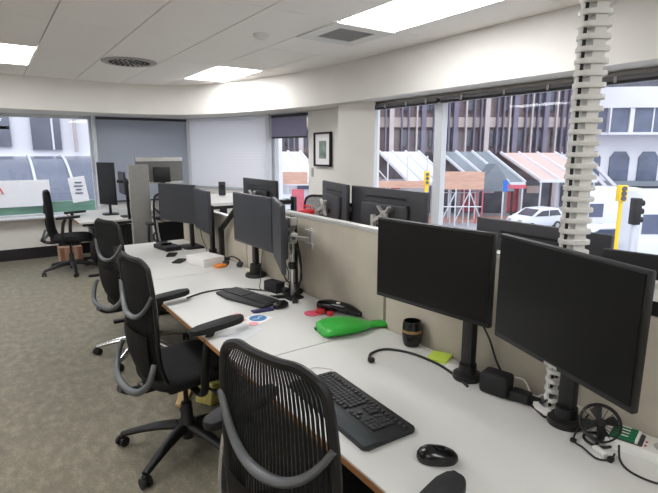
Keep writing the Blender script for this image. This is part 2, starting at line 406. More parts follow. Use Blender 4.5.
# ================================================================== DESKS AND PARTITION
DZ = .73; XF, XB = .76, 1.55
def desk(label, y0, y1, x0=XF, x1=XB, z=DZ, leg=M['black'], group='white desks in a row along the partition', legs=True, front='x0'):
    t = thing('desk', label, 'desk', ((x0 + x1) / 2, (y0 + y1) / 2, 0), 0, group)
    w, l = x1 - x0, y1 - y0
    q = MB(); q.box((0, 0, z - .003), (w, l - .007, .006)); q.box((.0, 0, z - .016), (w - .004, l - .010, .02)); q.build('desktop', M['desk'], t)
    q = MB(); q.box((-w / 2 + .002, 0, z - .0165), (.008, l - .006, .021)); q.build('edge_band', M['ply'], t)
    q = MB(); q.box((0, 0, z - .05), (w - .3, l - .3, .04)); q.build('under_frame', leg, t)
    for sy in (-1, 1):
        q = MB(); q.box((w * .15, sy * (l / 2 - .06), z / 2 - .03), (.07, .05, z - .08)); q.box((0, sy * (l / 2 - .06), .015), (w - .12, .06, .03), bev=.006); q.box((0, sy * (l / 2 - .06), z - .045), (w - .1, .05, .03)); q.build('leg', leg, t)
    return t
desk('nearest white desk, with the large keyboard and two black monitors', .16, 1.76)
desk('white desk between the seams, under the empty silver monitor arm', 1.76, 3.36)
desk('farthest white desk of the row, with the white box on it', 3.36, 4.84)
q = MB(); q.box((XF + .12, 2.55, .42), (.02, .02, .02)); q.bm.free()
# partition panels, one per desk
M['panelB'] = M['panel']
for lab, y0, y1 in (('beige fabric partition panel behind the nearest white desk', .16, 1.755), ('beige fabric partition panel behind the empty silver monitor arm', 1.765, 3.355), ('beige fabric partition panel behind the farthest desk of the row', 3.365, 4.84), ('beige fabric partition panel at the right edge of the photo', -1.5, .15)):
    t = thing('partition_panel', lab, 'partition', (1.585, (y0 + y1) / 2, 0), 0, 'beige desk partitions'); l = y1 - y0
    ht = 1.09 if y0 > 3 else 1.223
    q = MB(); q.box((0, 0, ht / 2 + .04), (.045, l - .01, ht - .12)); q.build('fabric_panel', M['panel'], t)
    q = MB(); q.box((0, 0, ht - .011), (.052, l, .022), bev=.003); q.build('top_rail', M['alu'], t)
    q = MB(); q.box((0, 0, .05), (.04, l - .1, .1)); q.build('base_rail', M['black'], t)
    if y0 == .16:
        q = MB(); q.box((-.0245, -l / 2 + .23, 1.150), (.006, .46, .045)); q.build('cable_slot', M['black'], t)
        q = MB(); q.box((-.0245, -l / 2 + .23, 1.190), (.008, .46, .036)); q.build('slot_cover', M['whitep'], t)
# opposite desks
for lab, y0, y1 in (('white desk beyond the partition, under the two grey-backed monitors', 1.76, 3.36), ('white desk beyond the partition, nearest the street windows', .16, 1.755)):
    t = desk(lab, y0, y1, 1.62, 2.42, group='white desks beyond the partition')
t = desk('raised white sit-stand desk beyond the far end of the partition', 4.3, 5.3, 1.63, 2.45, z=1.13, group=None)
q = MB(); q.bar((-.30, -.40, .72), (.12, -.40, 1.08), .05, .04); q.build('brace', M['black'], t)

# ================================================================== MONITORS
G2 = 'monitors beyond the partition seen from behind'
def monitor(label, base, c, yaw, w=.54, h=.34, z0=DZ, scr='screen', back='black', group=None, base_kind='disc', tilt=0, logo=False, thick=.03, post=True, curved=0):
    """base (x,y); c = centre of the screen (x,y,z); yaw = the way the screen faces"""
    t = thing('monitor', label, 'monitor', (base[0], base[1], z0), 0, group)
    L = Vector((c[0] - base[0], c[1] - base[1], c[2] - z0))
    def place(q, name, m): 
        o = q.build(name, m, t, loc=L, rot=(0, tilt, yaw)); return o
    # local: +X is the way it faces
    q = MB(); q.box((-.012, 0, 0), (.022, w, h), bev=.004)
    q.box((-.032, 0, -.01), (.03, w * .62, h * .62), bev=.012); place(q, 'housing', M[back])
    q = MB(); q.box((.0005, 0, .005), (.003, w - .014, h - .026)); place(q, 'screen', M[scr])
    if logo:
        q = MB(); q.box((-.0495 if back == 'monback' else .0008, 0, h * .30 - .0 if back == 'monback' else -h / 2 + .0075), (.002, .05, .008)); place(q, 'logo', M['silver'])
    if group == G2:
        q = MB(); q.box((-.024, 0, h * .36), (.003, w * .55, .010)); place(q, 'vent_slot', M['black'])
    n = Vector((math.cos(yaw), math.sin(yaw), 0))
    bc = L - n * .05
    if post:
        q = MB(); q.bar((0, 0, .0), (0, 0, bc.z + .04), .032, .05, bev=.004); q.build('pole', M['black'], t)
        q = MB(); q.bar((0, 0, bc.z), (bc.x, bc.y, bc.z), .04, .03) if Vector((bc.x, bc.y)).length > .02 else q.box((bc.x, bc.y, bc.z), (.03, .03, .04))
        q.build('arm', M['black'], t)
        q = MB()
        if base_kind == 'disc': q.lathe([(.055, 0), (.057, .006), (.055, .02), (.035, .028), (.033, .06), (.02, .062)], n=28)
        elif base_kind == 'wide': q.lathe([(.075, 0), (.078, .008), (.072, .022), (.045, .034), (.04, .09), (.02, .092)], n=28)
        else: q.prism(rrect(.20, .24, .05), 0, .014, bev=.004)
        q.build('base', M['black'], t)
    return t
R = math.radians
G1 = 'black monitors on the row of white desks'
monitor('black monitor with its screen off, directly behind the mug on the nearest desk', (1.455, 1.145), (1.335, 1.262, 1.166), R(185.5), .54, .335, group=G1)
monitor('large black monitor with its screen off, right of the nearest desk, before the cable spine', (1.46, .748), (1.268, .709, 1.164), R(162), .535, .350, group=G1, base_kind='disc', logo=True)
monitor('dark grey screened monitor facing the camera beside the empty silver monitor arm', (1.49, 3.06), (1.352, 2.822, 1.166), R(181), .54, .335, group=G1, scr='scrB', back='monback', base_kind='wide')
monitor('dark monitor seen nearly edge-on beside the empty silver monitor arm', (1.50, 2.545), (1.266, 2.329, 1.16), R(157), .48, .36, group=G1, scr='scrB', back='monback')
monitor('dark monitor facing the camera on the farthest desk of the row, behind the white box', (1.49, 4.38), (1.38, 4.45, 1.14), R(197), .55, .35, group=G1, scr='scrB', back='monback', base_kind='slab')
monitor('dark monitor seen nearly edge-on on the farthest desk of the row, by the black arm', (1.50, 3.90), (1.425, 3.93, 1.12), R(174), .48, .35, group=G1, scr='scrB', back='monback')
G2 = 'monitors beyond the partition seen from behind'
monitor('wide grey-backed monitor with a silver bracket beyond the partition, next to the wide white mullion', (1.98, 2.08), (1.83, 2.05, 1.22), R(-1), .64, .36, group=G2, back='monback')
monitor('narrow angled grey-backed monitor beyond the partition, under the framed picture', (2.0, 2.60), (1.86, 2.59, 1.22), R(-17), .50, .37, group=G2, back='monback')
monitor('dark-backed monitor beyond the partition, behind the edge-on monitor and below the narrow window', (1.95, 3.30), (1.72, 3.40, 1.215), R(-2), .60, .36, group=G2, back='black', logo=True)
monitor('dark-backed monitor beyond the partition, directly left of the cable spine', (1.98, 1.12), (1.79, 1.10, 1.14), R(-3), .60, .35, group=G2, back='monback', logo=True)
monitor('dark-backed monitor beyond the partition at the right edge of the photo', (1.95, .45), (1.74, .50, 1.10), R(8), .60, .36, group=G2, back='black')
# silver brackets on the backs
def vesa_head(q, c, s=1):
    for a in (45, 135, 225, 315):
        q.bar(c, (c[0] - .004, c[1] + .06 * s * math.cos(R(a)), c[2] + .06 * s * math.sin(R(a))), .02, .010)
    q.box(c, (.02, .05, .05), bev=.004)
def bracket(label, x, y, z, yaw, z0=DZ):
    t = thing('monitor_bracket', label, 'bracket', (x, y, z), yaw, 'silver brackets behind the monitors')
    q = MB(); vesa_head(q, (0, 0, 0), 1.15); q.build('mount_plate', M['silver'], t)
    q = MB(); q.bar((-.01, 0, 0), (-.035, .05, -.03), .025, .02); q.bar((-.035, .05, .0), (-.035, .05, z0 - z), .022, .022); q.build('pole', M['silver'], t)
bracket('silver cross-shaped bracket on the back of the wide grey-backed monitor', 1.755, 2.0, 1.26, R(-1))
bracket('silver bracket on the back of the narrow angled grey-backed monitor', 1.80, 2.655, 1.24, R(-17))
bracket('silver bracket on the back of the dark-backed monitor below the narrow window', 1.645, 3.40, 1.26, R(-2))
# empty dual arm
t = thing('monitor_stand', 'empty silver and black twin monitor arm standing against the partition, no screens on it', 'monitor arm', (1.435, 2.45, DZ))
q = MB(); q.tube([(0, 0, 0), (0, 0, .50)], .014, 12); q.build('pole', M['steel'], t)
q = MB(); q.box((0, 0, .008), (.10, .09, .016), bev=.004); q.bar((0, 0, .012), (-.12, .07, .010), .03, .014); q.bar((0, 0, .012), (-.05, -.11, .010), .03, .014); q.bar((0, 0, .012), (.0, .1, .010), .03, .014); q.build('base', M['black'], t)
q = MB(); q.lathe([(.024, 0), (.028, .01), (.028, .03), (.022, .04)], (0, 0, .185), 16); q.build('collar', M['black'], t)
q = MB(); q.bar((0, 0, .37), (-.02, -.10, .385), .03, .022, bev=.003); q.bar((-.02, -.10, .385), (.02, -.17, .385), .026, .02); q.box((0, 0, .37), (.05, .05, .06), bev=.006); q.build('lower_arm', M['silver'], t)
q = MB(); q.bar((0, 0, .47), (-.03, .05, .49), .028, .022, bev=.003); q.box((0, 0, .47), (.045, .045, .05), bev=.006); q.build('upper_arm', M['silver'], t)
q = MB(); q.box((-.04, .05, .45), (.012, .085, .03)); q.box((-.04, .015, .45), (.012, .02, .10)); q.box((-.04, .085, .45), (.012, .02, .10)); q.build('mount_plate', M['silver'], t)
q = MB(); q.box((.015, -.18, .39), (.014, .03, .12), bev=.003); q.box((.005, -.18, .43), (.014, .08, .022)); q.box((.005, -.18, .355), (.014, .08, .022)); q.build('mount_plate', M['silver'], t)
q = MB(); q.tube([(0, .02, .46), (-.04, .04, .32), (-.05, .03, .18), (-.02, .02, .10), (.03, -.05, .12), (.02, -.03, .3)], .005, 8, smooth=6); q.tube([(.02, -.02, .36), (.03, -.05, .22), (.02, -.04, .08), (-.02, -.02, .02)], .005, 8, smooth=6); q.build('cable', M['black'], t)
# black arm at far desk
t = thing('monitor_stand', 'black monitor arm with a diagonal strut on the farthest desk, beside the white box', 'monitor arm', (1.50, 3.70, DZ))
q = MB(); q.bar((0, 0, 0), (0, 0, .27), .04, .035, bev=.004); q.build('pole', M['black'], t)
q = MB(); q.box((0, 0, .008), (.1, .1, .016), bev=.004); q.build('base', M['black'], t)
q = MB(); q.bar((0, 0, .25), (.04, -.24, .45), .035, .03, bev=.004); q.build('arm', M['black'], t)

# ================================================================== CHAIRS
def hw(v):   # half width of the back at height fraction v
    pts = [(0, .16), (.1, .19), (.35, .205), (.6, .212), (.85, .202), (.95, .185), (1, .145)]
    for (a, x), (b, y) in zip(pts, pts[1:]):
        if v <= b: return x + (y - x) * (v - a) / (b - a)
    return pts[-1][1]
def back_pt(u, v, off=0):
    """u -1..1, v 0..1 on the curved backrest"""
    z = .46 + .64 * v
    x = -.265 + .075 * max(0, 1 - v / .38) ** 2 + .012 * math.sin(v * PI * 1.3) + .035 * v + u * u * (.04 - .022 * v) - off
    y = u * hw(v)
    return Vector((x, y, z))
def make_chair(label, group, loc, rz, metal=None, arm_metal=None, ax=0, ay=0, arms=True):
    t = thing('office_chair', label, 'chair', loc, rz, group)
    bm_ = metal or M['black']; am = arm_metal or M['black']
    q = MB(); q.lathe([(.03, .05), (.03, .09), (.055, .10), (.05, .15), (.034, .17), (.030, .25), (.027, .26), (.013, .262), (.013, .42)], n=20); q.build('gas_lift', M['black'], t)
    for k in range(5):
        a = 2 * PI * k / 5 - .07
        q = MB(); ca, sa = math.cos(a), math.sin(a)
        q.tube([(ca * r_, sa * r_, z_) for r_, z_ in ((.03, .125), (.13, .122), (.25, .10), (.365, .070))], [.036, .032, .026, .019], 10, sx=1.0, sy=.75, smooth=3)
        q.build('base_leg', bm_, t)
        q = MB(); x, y = ca * .365, sa * .365; b = a + 1.1
        dx, dy = math.cos(b), math.sin(b)
        for s in (-1, 1):
            q.tube([(x - dy * .006 * s, y + dx * .006 * s, .027), (x - dy * .026 * s, y + dx * .026 * s, .027)], .027, 14)
        q.box((x, y, .045), (.03, .03, .04), rot=(0, 0, b), bev=.006)
        q.build('caster', M['black'], t)
    # seat
    q = MB(); poly = []
    for j in range(32):
        a = 2 * PI * j / 32; e = .55
        x = .25 * math.copysign(abs(math.cos(a)) ** e, math.cos(a)); y = .245 * math.copysign(abs(math.sin(a)) ** e, math.sin(a))
        if x < 0: y *= .93
        poly.append((x + .03, y))
    rings = []
    for z, s in ((.425, .80), (.432, .92), (.45, .99), (.475, 1.0), (.492, .975), (.502, .90), (.505, .7), (.502, .4)):
        rings.append([q.bm.verts.new(((x - .03) * s + .03, y * s, z + (.012 * ((y * s) / .24) ** 2) - .02 * max(0, (x * s - .15) / .13) ** 2)) for x, y in poly])
    for a_, b_ in zip(rings, rings[1:]):
        for k in range(32): q.bm.faces.new((a_[k], a_[(k + 1) % 32], b_[(k + 1) % 32], b_[k]))
    q.bm.faces.new(rings[0][::-1]); q.bm.faces.new(rings[-1]); q.build('seat', M['seat'], t, sharp=60)
    q = MB(); q.box((.0, 0, .40), (.26, .20, .055), bev=.02); q.box((-.14, 0, .42), (.20, .10, .04), bev=.015); q.build('mechanism', M['black'], t)
    q = MB(); q.tube([(.02, -.09, .41), (.05, -.24, .40)], .007, 8); q.box((.055, -.25, .40), (.03, .05, .014), bev=.005); q.build('lever', M['black'], t)
    # back frame outline
    out = [back_pt(-1, v) for v in [0, .1, .2, .35, .5, .65, .8, .9, .96]] + [back_pt(u, 1.0) for u in (-.8, -.4, 0, .4, .8)] + [back_pt(1, v) for v in [.96, .9, .8, .65, .5, .35, .2, .1, 0]] + [back_pt(u, -.02) for u in (.6, 0, -.6)]
    q = MB(); q.tube(out, .0115, 8, closed=True, sx=1.0, sy=1.25, smooth=3); q.build('back_frame', M['black'], t)
    # ribbed mesh
    q = MB(); N = 31
    for k in range(N):
        u = -.94 + 1.88 * k / (N - 1); V = [i / 14 for i in range(15)]
        pl = []
        for v in V:
            vv = .005 + v * .99
            a = back_pt(u - .0175, vv); b = back_pt(u + .0175, vv); pl.append((a, b, b + Vector((-.003, 0, 0)), a + Vector((-.003, 0, 0))))
        vs = [[q.bm.verts.new(p) for p in r_] for r_ in pl]
        for a_, b_ in zip(vs, vs[1:]):
            for i in range(4): q.bm.faces.new((a_[i], a_[(i + 1) % 4], b_[(i + 1) % 4], b_[i]))
        q.bm.faces.new(vs[0][::-1]); q.bm.faces.new(vs[-1])
    q.build('mesh_back', M['mesh'], t)
    q = MB()   # flexible support behind the lower half
    rows = [[q.bm.verts.new(back_pt(u, v, .022)) for u in [-.78 + .13 * i for i in range(13)]] for v in (.02, .1, .2, .3, .38, .44)]
    for a_, b_ in zip(rows, rows[1:]):
        for i in range(12): q.bm.faces.new((a_[i], a_[i + 1], b_[i + 1], b_[i]))
    bmesh.ops.solidify(q.bm, geom=q.bm.faces[:], thickness=.006); q.build('lumbar_support', M['black'], t)
    # grey U-shaped control frame
    def U(v0, v1, off, uw=1.0):
        P = []
        for i in range(17):
            s = -1 + 2 * i / 16; vv = v1 + (v0 - v1) * abs(s) ** 2.4
            P.append(back_pt(s * uw, vv, off + .012 * (1 - s * s)))
        return P
    q = MB(); q.tube(U(.76, .55, .010, 1.03), [.009, .012, .014, .012, .009], 10, sx=1.1, sy=1.0, smooth=2); q.build('upper_yoke', M['yoke'], t)
    q = MB()
    P = [Vector((-.235, -.212, .62)), Vector((-.25, -.222, .585)), Vector((-.27, -.215, .53)), Vector((-.295, -.17, .485)), Vector((-.31, -.10, .465)), Vector((-.315, 0, .46))]
    P = P + [Vector((p.x, -p.y, p.z)) for p in P[-2::-1]]
    q.tube(P, [.012, .015, .018, .020, .018, .015, .012], 10, smooth=4); q.build('lower_yoke', M['yoke'], t)
    q = MB(); q.tube([(-.335, 0, .455), (-.28, 0, .42), (-.18, 0, .41)], [.03, .028, .03], 10, sx=1.2, sy=.7, smooth=3); q.build('back_stem', M['black'], t)
    for s in ((-1, 1) if arms else ()):
        q = MB(); q.tube([(-.02, .12 * s, .41), (-.02, .24 * s, .41), (-.03, .30 * s, .46), (-.03, .315 * s, .56), (-.01, .315 * s, .70), (.02, .31 * s, .755)], [.016, .018, .018, .017, .016, .014], 10, sx=1.25, sy=.8, smooth=4)
        post = q.build('arm_post', am, t); post.location = (ax, ay * s, 0)
        q = MB(); pl = [(-.10, -.032), (.02, -.04), (.11, -.037), (.15, -.02), (.155, .01), (.13, .034), (.02, .04), (-.10, .032), (-.125, 0)]
        pc = [(p.x, p.y) for p in curve([Vector((a, b * 1.0, 0)) for a, b in pl], 4, True)]
        q.prism(pc, -.014, .014, m=Matrix.Translation((.035, .31 * s, .775)) @ Matrix.Rotation(-.06, 4, 'Y'), bev=.006); q.build('arm_pad', M['blackm'], t).location = (ax, ay * s, 0)
    return t
CG = 'black mesh-backed office chairs'
chairs = [
 ('black ribbed-back office chair nearest the camera, its back towards us beside the large keyboard', (.715, 1.015, 0), R(13)),
 ('black office chair with grey curved yokes, its two armrests reaching over the middle desk', (.75, 2.45, 0), R(6)),
 ('black office chair turned away behind the middle chair, one polished leg on the carpet', (.89, 3.91, 0), R(14)),
 ('black office chair farthest away, in profile in front of the left window', (.80, 7.27, 0), R(-15))]
for i, (l, p, rz) in enumerate(chairs):
    c_ = make_chair(l, CG, p, rz, metal=M['steel'] if i == 2 else None, arm_metal=M['steel'] if i == 0 else None, ax=-.10 if i == 0 else 0, ay=.045 if i == 0 else 0, arms=i != 2)
    if i == 0: c_.scale = (1, .97, 1.025)
c5 = make_chair('black office chair beyond the partition, its back top showing under the framed picture', CG, (2.95, 4.55, 0), R(215))
c6 = make_chair('black office chair behind the farthest desk of the row, half hidden by the dark monitor', CG, (1.80, 5.85, 0), R(-95))

# ================================================================== CABLE SPINE
t = thing('cable_spine', 'tall off-white cable spine of stacked links rising from the desk to the ceiling', 'cable riser', (1.515, .808, DZ))
n = 54; step = (ZC - DZ - .012) / n
q = MB(); q.prism([(x * .062 / .062, y) for x, y in rrect(.088, .058, .018)], -.0072, .0072, bev=.002); q.box((.008, 0, .0165), (.036, .042, .020)); q.box((-.038, -.0, .0165), (.009, .016, .02))
v0 = q.build('vertebra', M['spine'], t, loc=(0, 0, .011), rot=(0, 0, -YAW))
for k in range(1, n):
    c = v0.copy(); C.objects.link(c); c.parent = t; c.location = (0, 0, .011 + k * step)
q = MB(); q.tube([(0, 0, .0), (0, 0, ZC - DZ)], .010, 8); q.build('inner_cable', M['black'], t, loc=(-.0265, .0185, 0))
q = MB(); q.lathe([(.08, 0), (.078, .02), (.062, .024), (.06, .0)], n=24); q.build('foot_collar', M['spine'], t)

# ================================================================== THINGS ON THE DESKS
# large keyboard
kx, ky, kr = .930, 1.233, R(-92.5)
t = thing('keyboard', 'large dark grey full-size keyboard with a palm rest on the nearest desk', 'keyboard', (kx, ky, DZ), kr)
W, D = .485, .205     # local x to the right of the typist, y away
m_ = Matrix.Rotation(0, 4, 'X')
q = MB(); q.prism(rrect(W, D, .014), .002, .016, bev=.004); q.build('body', M['kbody'], t)
q = MB(); q.prism(rrect(W - .004, .056, .012, cy=-D / 2 + .03), .015, .0185, bev=.002); q.build('palm_rest', M['palm'], t)
kq = MB(); kq.box((0, 0, 0), (.0158, .0150, .006), bev=.0015, seg=1); k0 = kq.build('key', M['key'], t, loc=(-W / 2 + .02, .075, .0195))
def key(x, y, sx=1):
    c = k0.copy(); C.objects.link(c); c.parent = t; c.location = (x, y, .0195); c.scale = (sx, 1, 1)
U_ = .0178
for r_ in range(6):
    y = .068 - r_ * .0175 - (0 if r_ else -.004); x0 = -W / 2 + .02
    if r_ == 0:
        for k in range(1, 21): key(x0 + k * .0222, y)
        continue
    if r_ < 5:
        for k in range(15): key(x0 + k * U_, y, 1.0)
    else:
        for k in (0, 1.2, 2.4): key(x0 + k * U_, y, 1.1)
        key(x0 + 6 * U_, y, 5.6)
        for k in (9.8, 11, 12.2, 13.6): key(x0 + k * U_, y, 1.05)
    nx = x0 + 15.9 * U_
    if r_ in (1, 2): [key(nx + k * U_, y) for k in range(3)]
    if r_ == 4: key(nx + U_, y)
    if r_ == 5: [key(nx + k * U_, y) for k in range(3)]
    nx = x0 + 19.6 * U_
    for k in range(4): key(nx + k * U_, y)
def mouse(label, x, y, rz, name='computer_mouse', s=1.0, z=DZ):
    t = thing(name, label, 'mouse', (x, y, z), rz)
    q = MB(); rings = []
    for zz, sc in ((.001, .93), (.008, 1.0), (.018, .98), (.026, .86), (.033, .64), (.0375, .3), (.038, .05)):
        rings.append([q.bm.verts.new((s * (.052 * sc * math.cos(a) - .004 * (1 - sc)), s * ((.032 + .003 * math.cos(2 * a)) * sc * math.sin(a)), s * zz * (1 - .10 * math.cos(a)))) for a in [2 * PI * k / 28 for k in range(28)]])
    for a_, b_ in zip(rings, rings[1:]):
        for k in range(28): q.bm.faces.new((a_[k], a_[(k + 1) % 28], b_[(k + 1) % 28], b_[k]))
    q.bm.faces.new(rings[0][::-1]); q.bm.faces.new(rings[-1]); q.build('body', M['gloss'], t, sharp=60)
    q = MB(); q.tube([(s * .025, -.004, s * .026), (s * .025, .004, s * .026)], s * .009, 12); q.build('scroll_wheel', M['monback'], t)
    return t
mouse('black wireless mouse right of the large keyboard', .968, .850, R(-38), s=1.15)
mouse('small black mouse beside the tilted keyboard on the middle desk', 1.285, 2.335, R(20), s=1.1)
# keyboard two
t = thing('keyboard', 'black keyboard lying at an angle on the middle desk, towards the silver monitor arm', 'keyboard', (1.205, 2.58, DZ), R(-90 + 12))
q = MB(); pl = [(-.27, -.085), (-.10, -.11), (.25, -.075), (.255, .08), (-.10, .085), (-.24, .10), (-.29, .02)]; q.prism([(x * .84, y * .95) for x, y in pl], .002, .018, bev=.004); q.build('body', M['kbody'], t)
q = MB()
for r_ in range(5):
    for k in range(22):
        x = -.205 + k * .0188
        if -.03 < x < -.012: continue
        q.box((x, .055 - r_ * .021, .021), (.0155, .017, .006))
q.build('keycaps', M['key'], t)
q = MB(); q.box((-.15, .075, .0215), (.08, .008, .004)); q.box((.10, .078, .0215), (.14, .006, .004)); q.build('light_strip', M['silver'], t)
t = thing('notebook', 'thin navy notebook half under the angled keyboard', 'notebook', (1.17, 2.335, DZ), R(-5))
q = MB(); q.box((0, 0, .004), (.12, .05, .008), bev=.001); q.build('cover', M['navy'], t); q = MB(); q.box((.003, 0, .004), (.119, .046, .005)); q.build('pages', M['paper'], t)
# badge card and papers
t = thing('sticker_sheet', 'white sheet with a round blue logo sticker on the middle desk', 'sticker', (1.075, 2.23, DZ), R(25))
q = MB(); q.box((0, 0, .0008), (.15, .13, .0016)); q.build('sheet', M['paper'], t)
q = MB(); q.lathe([(.046, 0), (.046, .0012)], (0.02, 0, .0016), 28); q.build('blue_disc', M['blue'], t)
q = MB(); q.tube([(-.01, .012, .0031), (.01, -.008, .0031), (.035, .005, .0031), (.05, -.004, .0031)], .003, 6, sy=.3, smooth=3); q.build('white_mark', M['paper'], t)
q = MB(); q.lathe([(.028, 0), (.028, .0012)], (-.055, .055, .0017), 20); q.build('pink_disc', M['palepink'], t)
q = MB(); q.lathe([(.026, 0), (.026, .0012)], (-.06, -.035, .0017), 20); q.build('pink_disc', M['palepink'], t)
q = MB(); q.box((0, 0, .0006), (.12, .055, .0012)); tag(q.build('pink_slip', M['palepink'], loc=(.99, 2.34, DZ), rot=(0, 0, .3)), 'small pale pink slip of paper near the front edge of the middle desk', 'paper')
q = MB(); q.box((0, 0, .0005), (.20, .15, .001)); tag(q.build('clear_sheet', mat('pale_sheet', (212, 214, 216), .3), loc=(.93, 2.10, DZ), rot=(0, 0, .5)), 'shiny pale sheet under the armrest at the front of the middle desk', 'paper')
q = MB(); q.lathe([(.045, 0), (.047, .003), (.02, .006), (.001, .006)], n=24); q.build('pink_note', M['pink'], loc=(1.375, 2.14, DZ)); tag(bpy.data.objects['pink_note'], 'bright pink round note on the middle desk left of the green pouch', 'note')
# black case with red parts
t = thing('tape_case', 'black glossy case with red and white details lying behind the green pouch', 'case', (1.50, 2.055, DZ), R(-62))
q = MB(); q.tube([(-.13, 0, .03), (-.06, 0, .038), (.05, 0, .032), (.13, -.01, .016)], [.028, .036, .032, .014], 12, sx=1.1, sy=.9, smooth=4); q.build('body', M['gloss'], t)
q = MB(); q.box((-.09, -.055, .016), (.05, .03, .03), bev=.008); q.box((-.03, -.06, .014), (.035, .03, .026), bev=.008); q.build('red_clip', M['red'], t)
q = MB(); q.lathe([(.012, 0), (.012, .004)], (.0, -.02, .064), 14); q.build('white_dot', M['whitep'], t)
# green pouch
t = thing('green_pouch', 'bright green shiny plastic pouch with a twisted neck lying on the desk seam', 'pouch', (1.37, 1.825, DZ), R(-14))
q = MB(); prof = [(-.135, .035, .012), (-.125, .066, .022), (-.09, .080, .028), (-.02, .082, .030), (.05, .070, .026), (.095, .045, .020), (.125, .022, .014), (.15, .024, .014), (.20, .034, .013), (.225, .030, .009)]
rings = []
for x, w, h in prof:
    w *= 1.25; x *= 1.04
    rings.append([q.bm.verts.new((x, w * math.copysign(abs(math.cos(a)) ** .8, math.cos(a)) + .004 * math.sin(x * 90 + a), h + .002 + h * math.copysign(abs(math.sin(a)) ** .9, math.sin(a)) * (1 if math.sin(a) > 0 else .98))) for a in [2 * PI * k / 20 for k in range(20)]])
for a_, b_ in zip(rings, rings[1:]):
    for k in range(20): q.bm.faces.new((a_[k], a_[(k + 1) % 20], b_[(k + 1) % 20], b_[k]))
q.bm.faces.new(rings[0][::-1]); q.bm.faces.new(rings[-1]); q.build('bag', M['green'], t, sharp=70)
q = MB(); q.box((-.14, .05, .012), (.014, .02, .012), bev=.002); q.build('zip_tab', mat('dark_green', (18, 90, 40), .5), t)
# mug
t = thing('travel_mug', 'black glossy tumbler with a dull gold band, against the partition below the left monitor', 'mug', (1.508, 1.508, DZ))
q = MB(); q.lathe([(.030, 0), (.036, .004), (.043, .03), (.045, .07), (.043, .105), (.040, .118), (.036, .118), (.034, .10), (.034, .03), (.001, .02)], n=28); q.build('body', M['gloss'], t)
q = MB(); q.lathe([(.0445, .066), (.0458, .068), (.0458, .078), (.0445, .080)], n=28); q.build('gold_band', M['gold'], t)
# cable with bulb end
def cable(label, pts, r=.004, name='cable', m='black', group=None, ends=()):
    t = thing(name, label, 'cable', tuple(pts[0]))
    o = Vector(pts[0]); q = MB(); q.tube([Vector(p) - o for p in pts], r, 8, smooth=8); q.build('cord', M[m], t)
    for p, s in ends:
        q = MB(); q.box(Vector(p) - o, s, bev=min(s) * .25); q.build('plug', M['black'], t)
    return t
z = DZ + .006
cable('thick black cable curving over the nearest desk from a plug in front of the mug', [(1.235, 1.475, z + .004), (1.285, 1.53, z), (1.37, 1.53, z), (1.43, 1.44, z), (1.445, 1.30, z), (1.42, 1.17, z), (1.39, 1.09, z)], .0055, ends=[((1.235, 1.468, DZ + .013), (.022, .028, .022))])
cable('long black cable crossing the middle desk behind the angled keyboard', [(.90, 2.80, z), (1.05, 2.86, z), (1.22, 2.83, z), (1.34, 2.70, z), (1.39, 2.62, z)], .005)
cable('thin pale cable lying on the nearest desk above the keyboard', [(.925, 1.52, z - .003), (.99, 1.56, z - .003), (1.03, 1.54, z - .003), (1.06, 1.50, z - .003)], .0015, m='silver')
# sticky notes
t = thing('sticky_notes', 'pad of yellow-green sticky notes against the partition beside the monitor pole', 'notes', (1.505, 1.335, DZ), R(25))
q = MB(); q.box((0, 0, .005), (.095, .085, .010)); q.build('pad', M['yellow'], t)
q = MB(); q.box((0, 0, .003), (.06, .06, .006)); tag(q.build('white_note', M['paper'], loc=(1.475, 1.235, DZ), rot=(0, 0, .5)), 'small white note pad between the sticky notes and the monitor pole', 'notes')
# dock / adapter
t = thing('power_adapter', 'bulky black power brick beside the left monitor pole on the nearest desk', 'adapter', (1.445, 1.005, DZ), R(12))
q = MB(); q.box((0, 0, .042), (.075, .105, .080), bev=.014, seg=3); q.build('body', M['blackm'], t)
q = MB(); q.box((.0, -.09, .022), (.05, .07, .035), bev=.008); q.box((.01, -.13, .014), (.03, .05, .026), bev=.006); q.build('plug', M['blackm'], t)
cable('black cable hanging from the left monitor down behind the power brick', [(1.44, 1.10, 1.0), (1.46, 1.06, .92), (1.47, 1.03, .84), (1.475, 1.005, .80)], .004)
cable('black cable running behind the power brick to the cable spine', [(1.455, .93, z + .004), (1.49, .88, z + .01), (1.47, .83, z + .03), (1.50, .80, z + .09), (1.51, .86, z + .16)], .004)
cable('white cable looping behind the power brick', [(1.50, .985, z + .05), (1.515, .94, z + .05), (1.505, .90, z + .01), (1.49, .865, z)], .003, m='whitep')
cable('black cable along the foot of the partition, right of the power brick', [(1.43, .95, z), (1.46, .88, z), (1.44, .83, z), (1.43, .80, z), (1.46, .77, z)], .004)
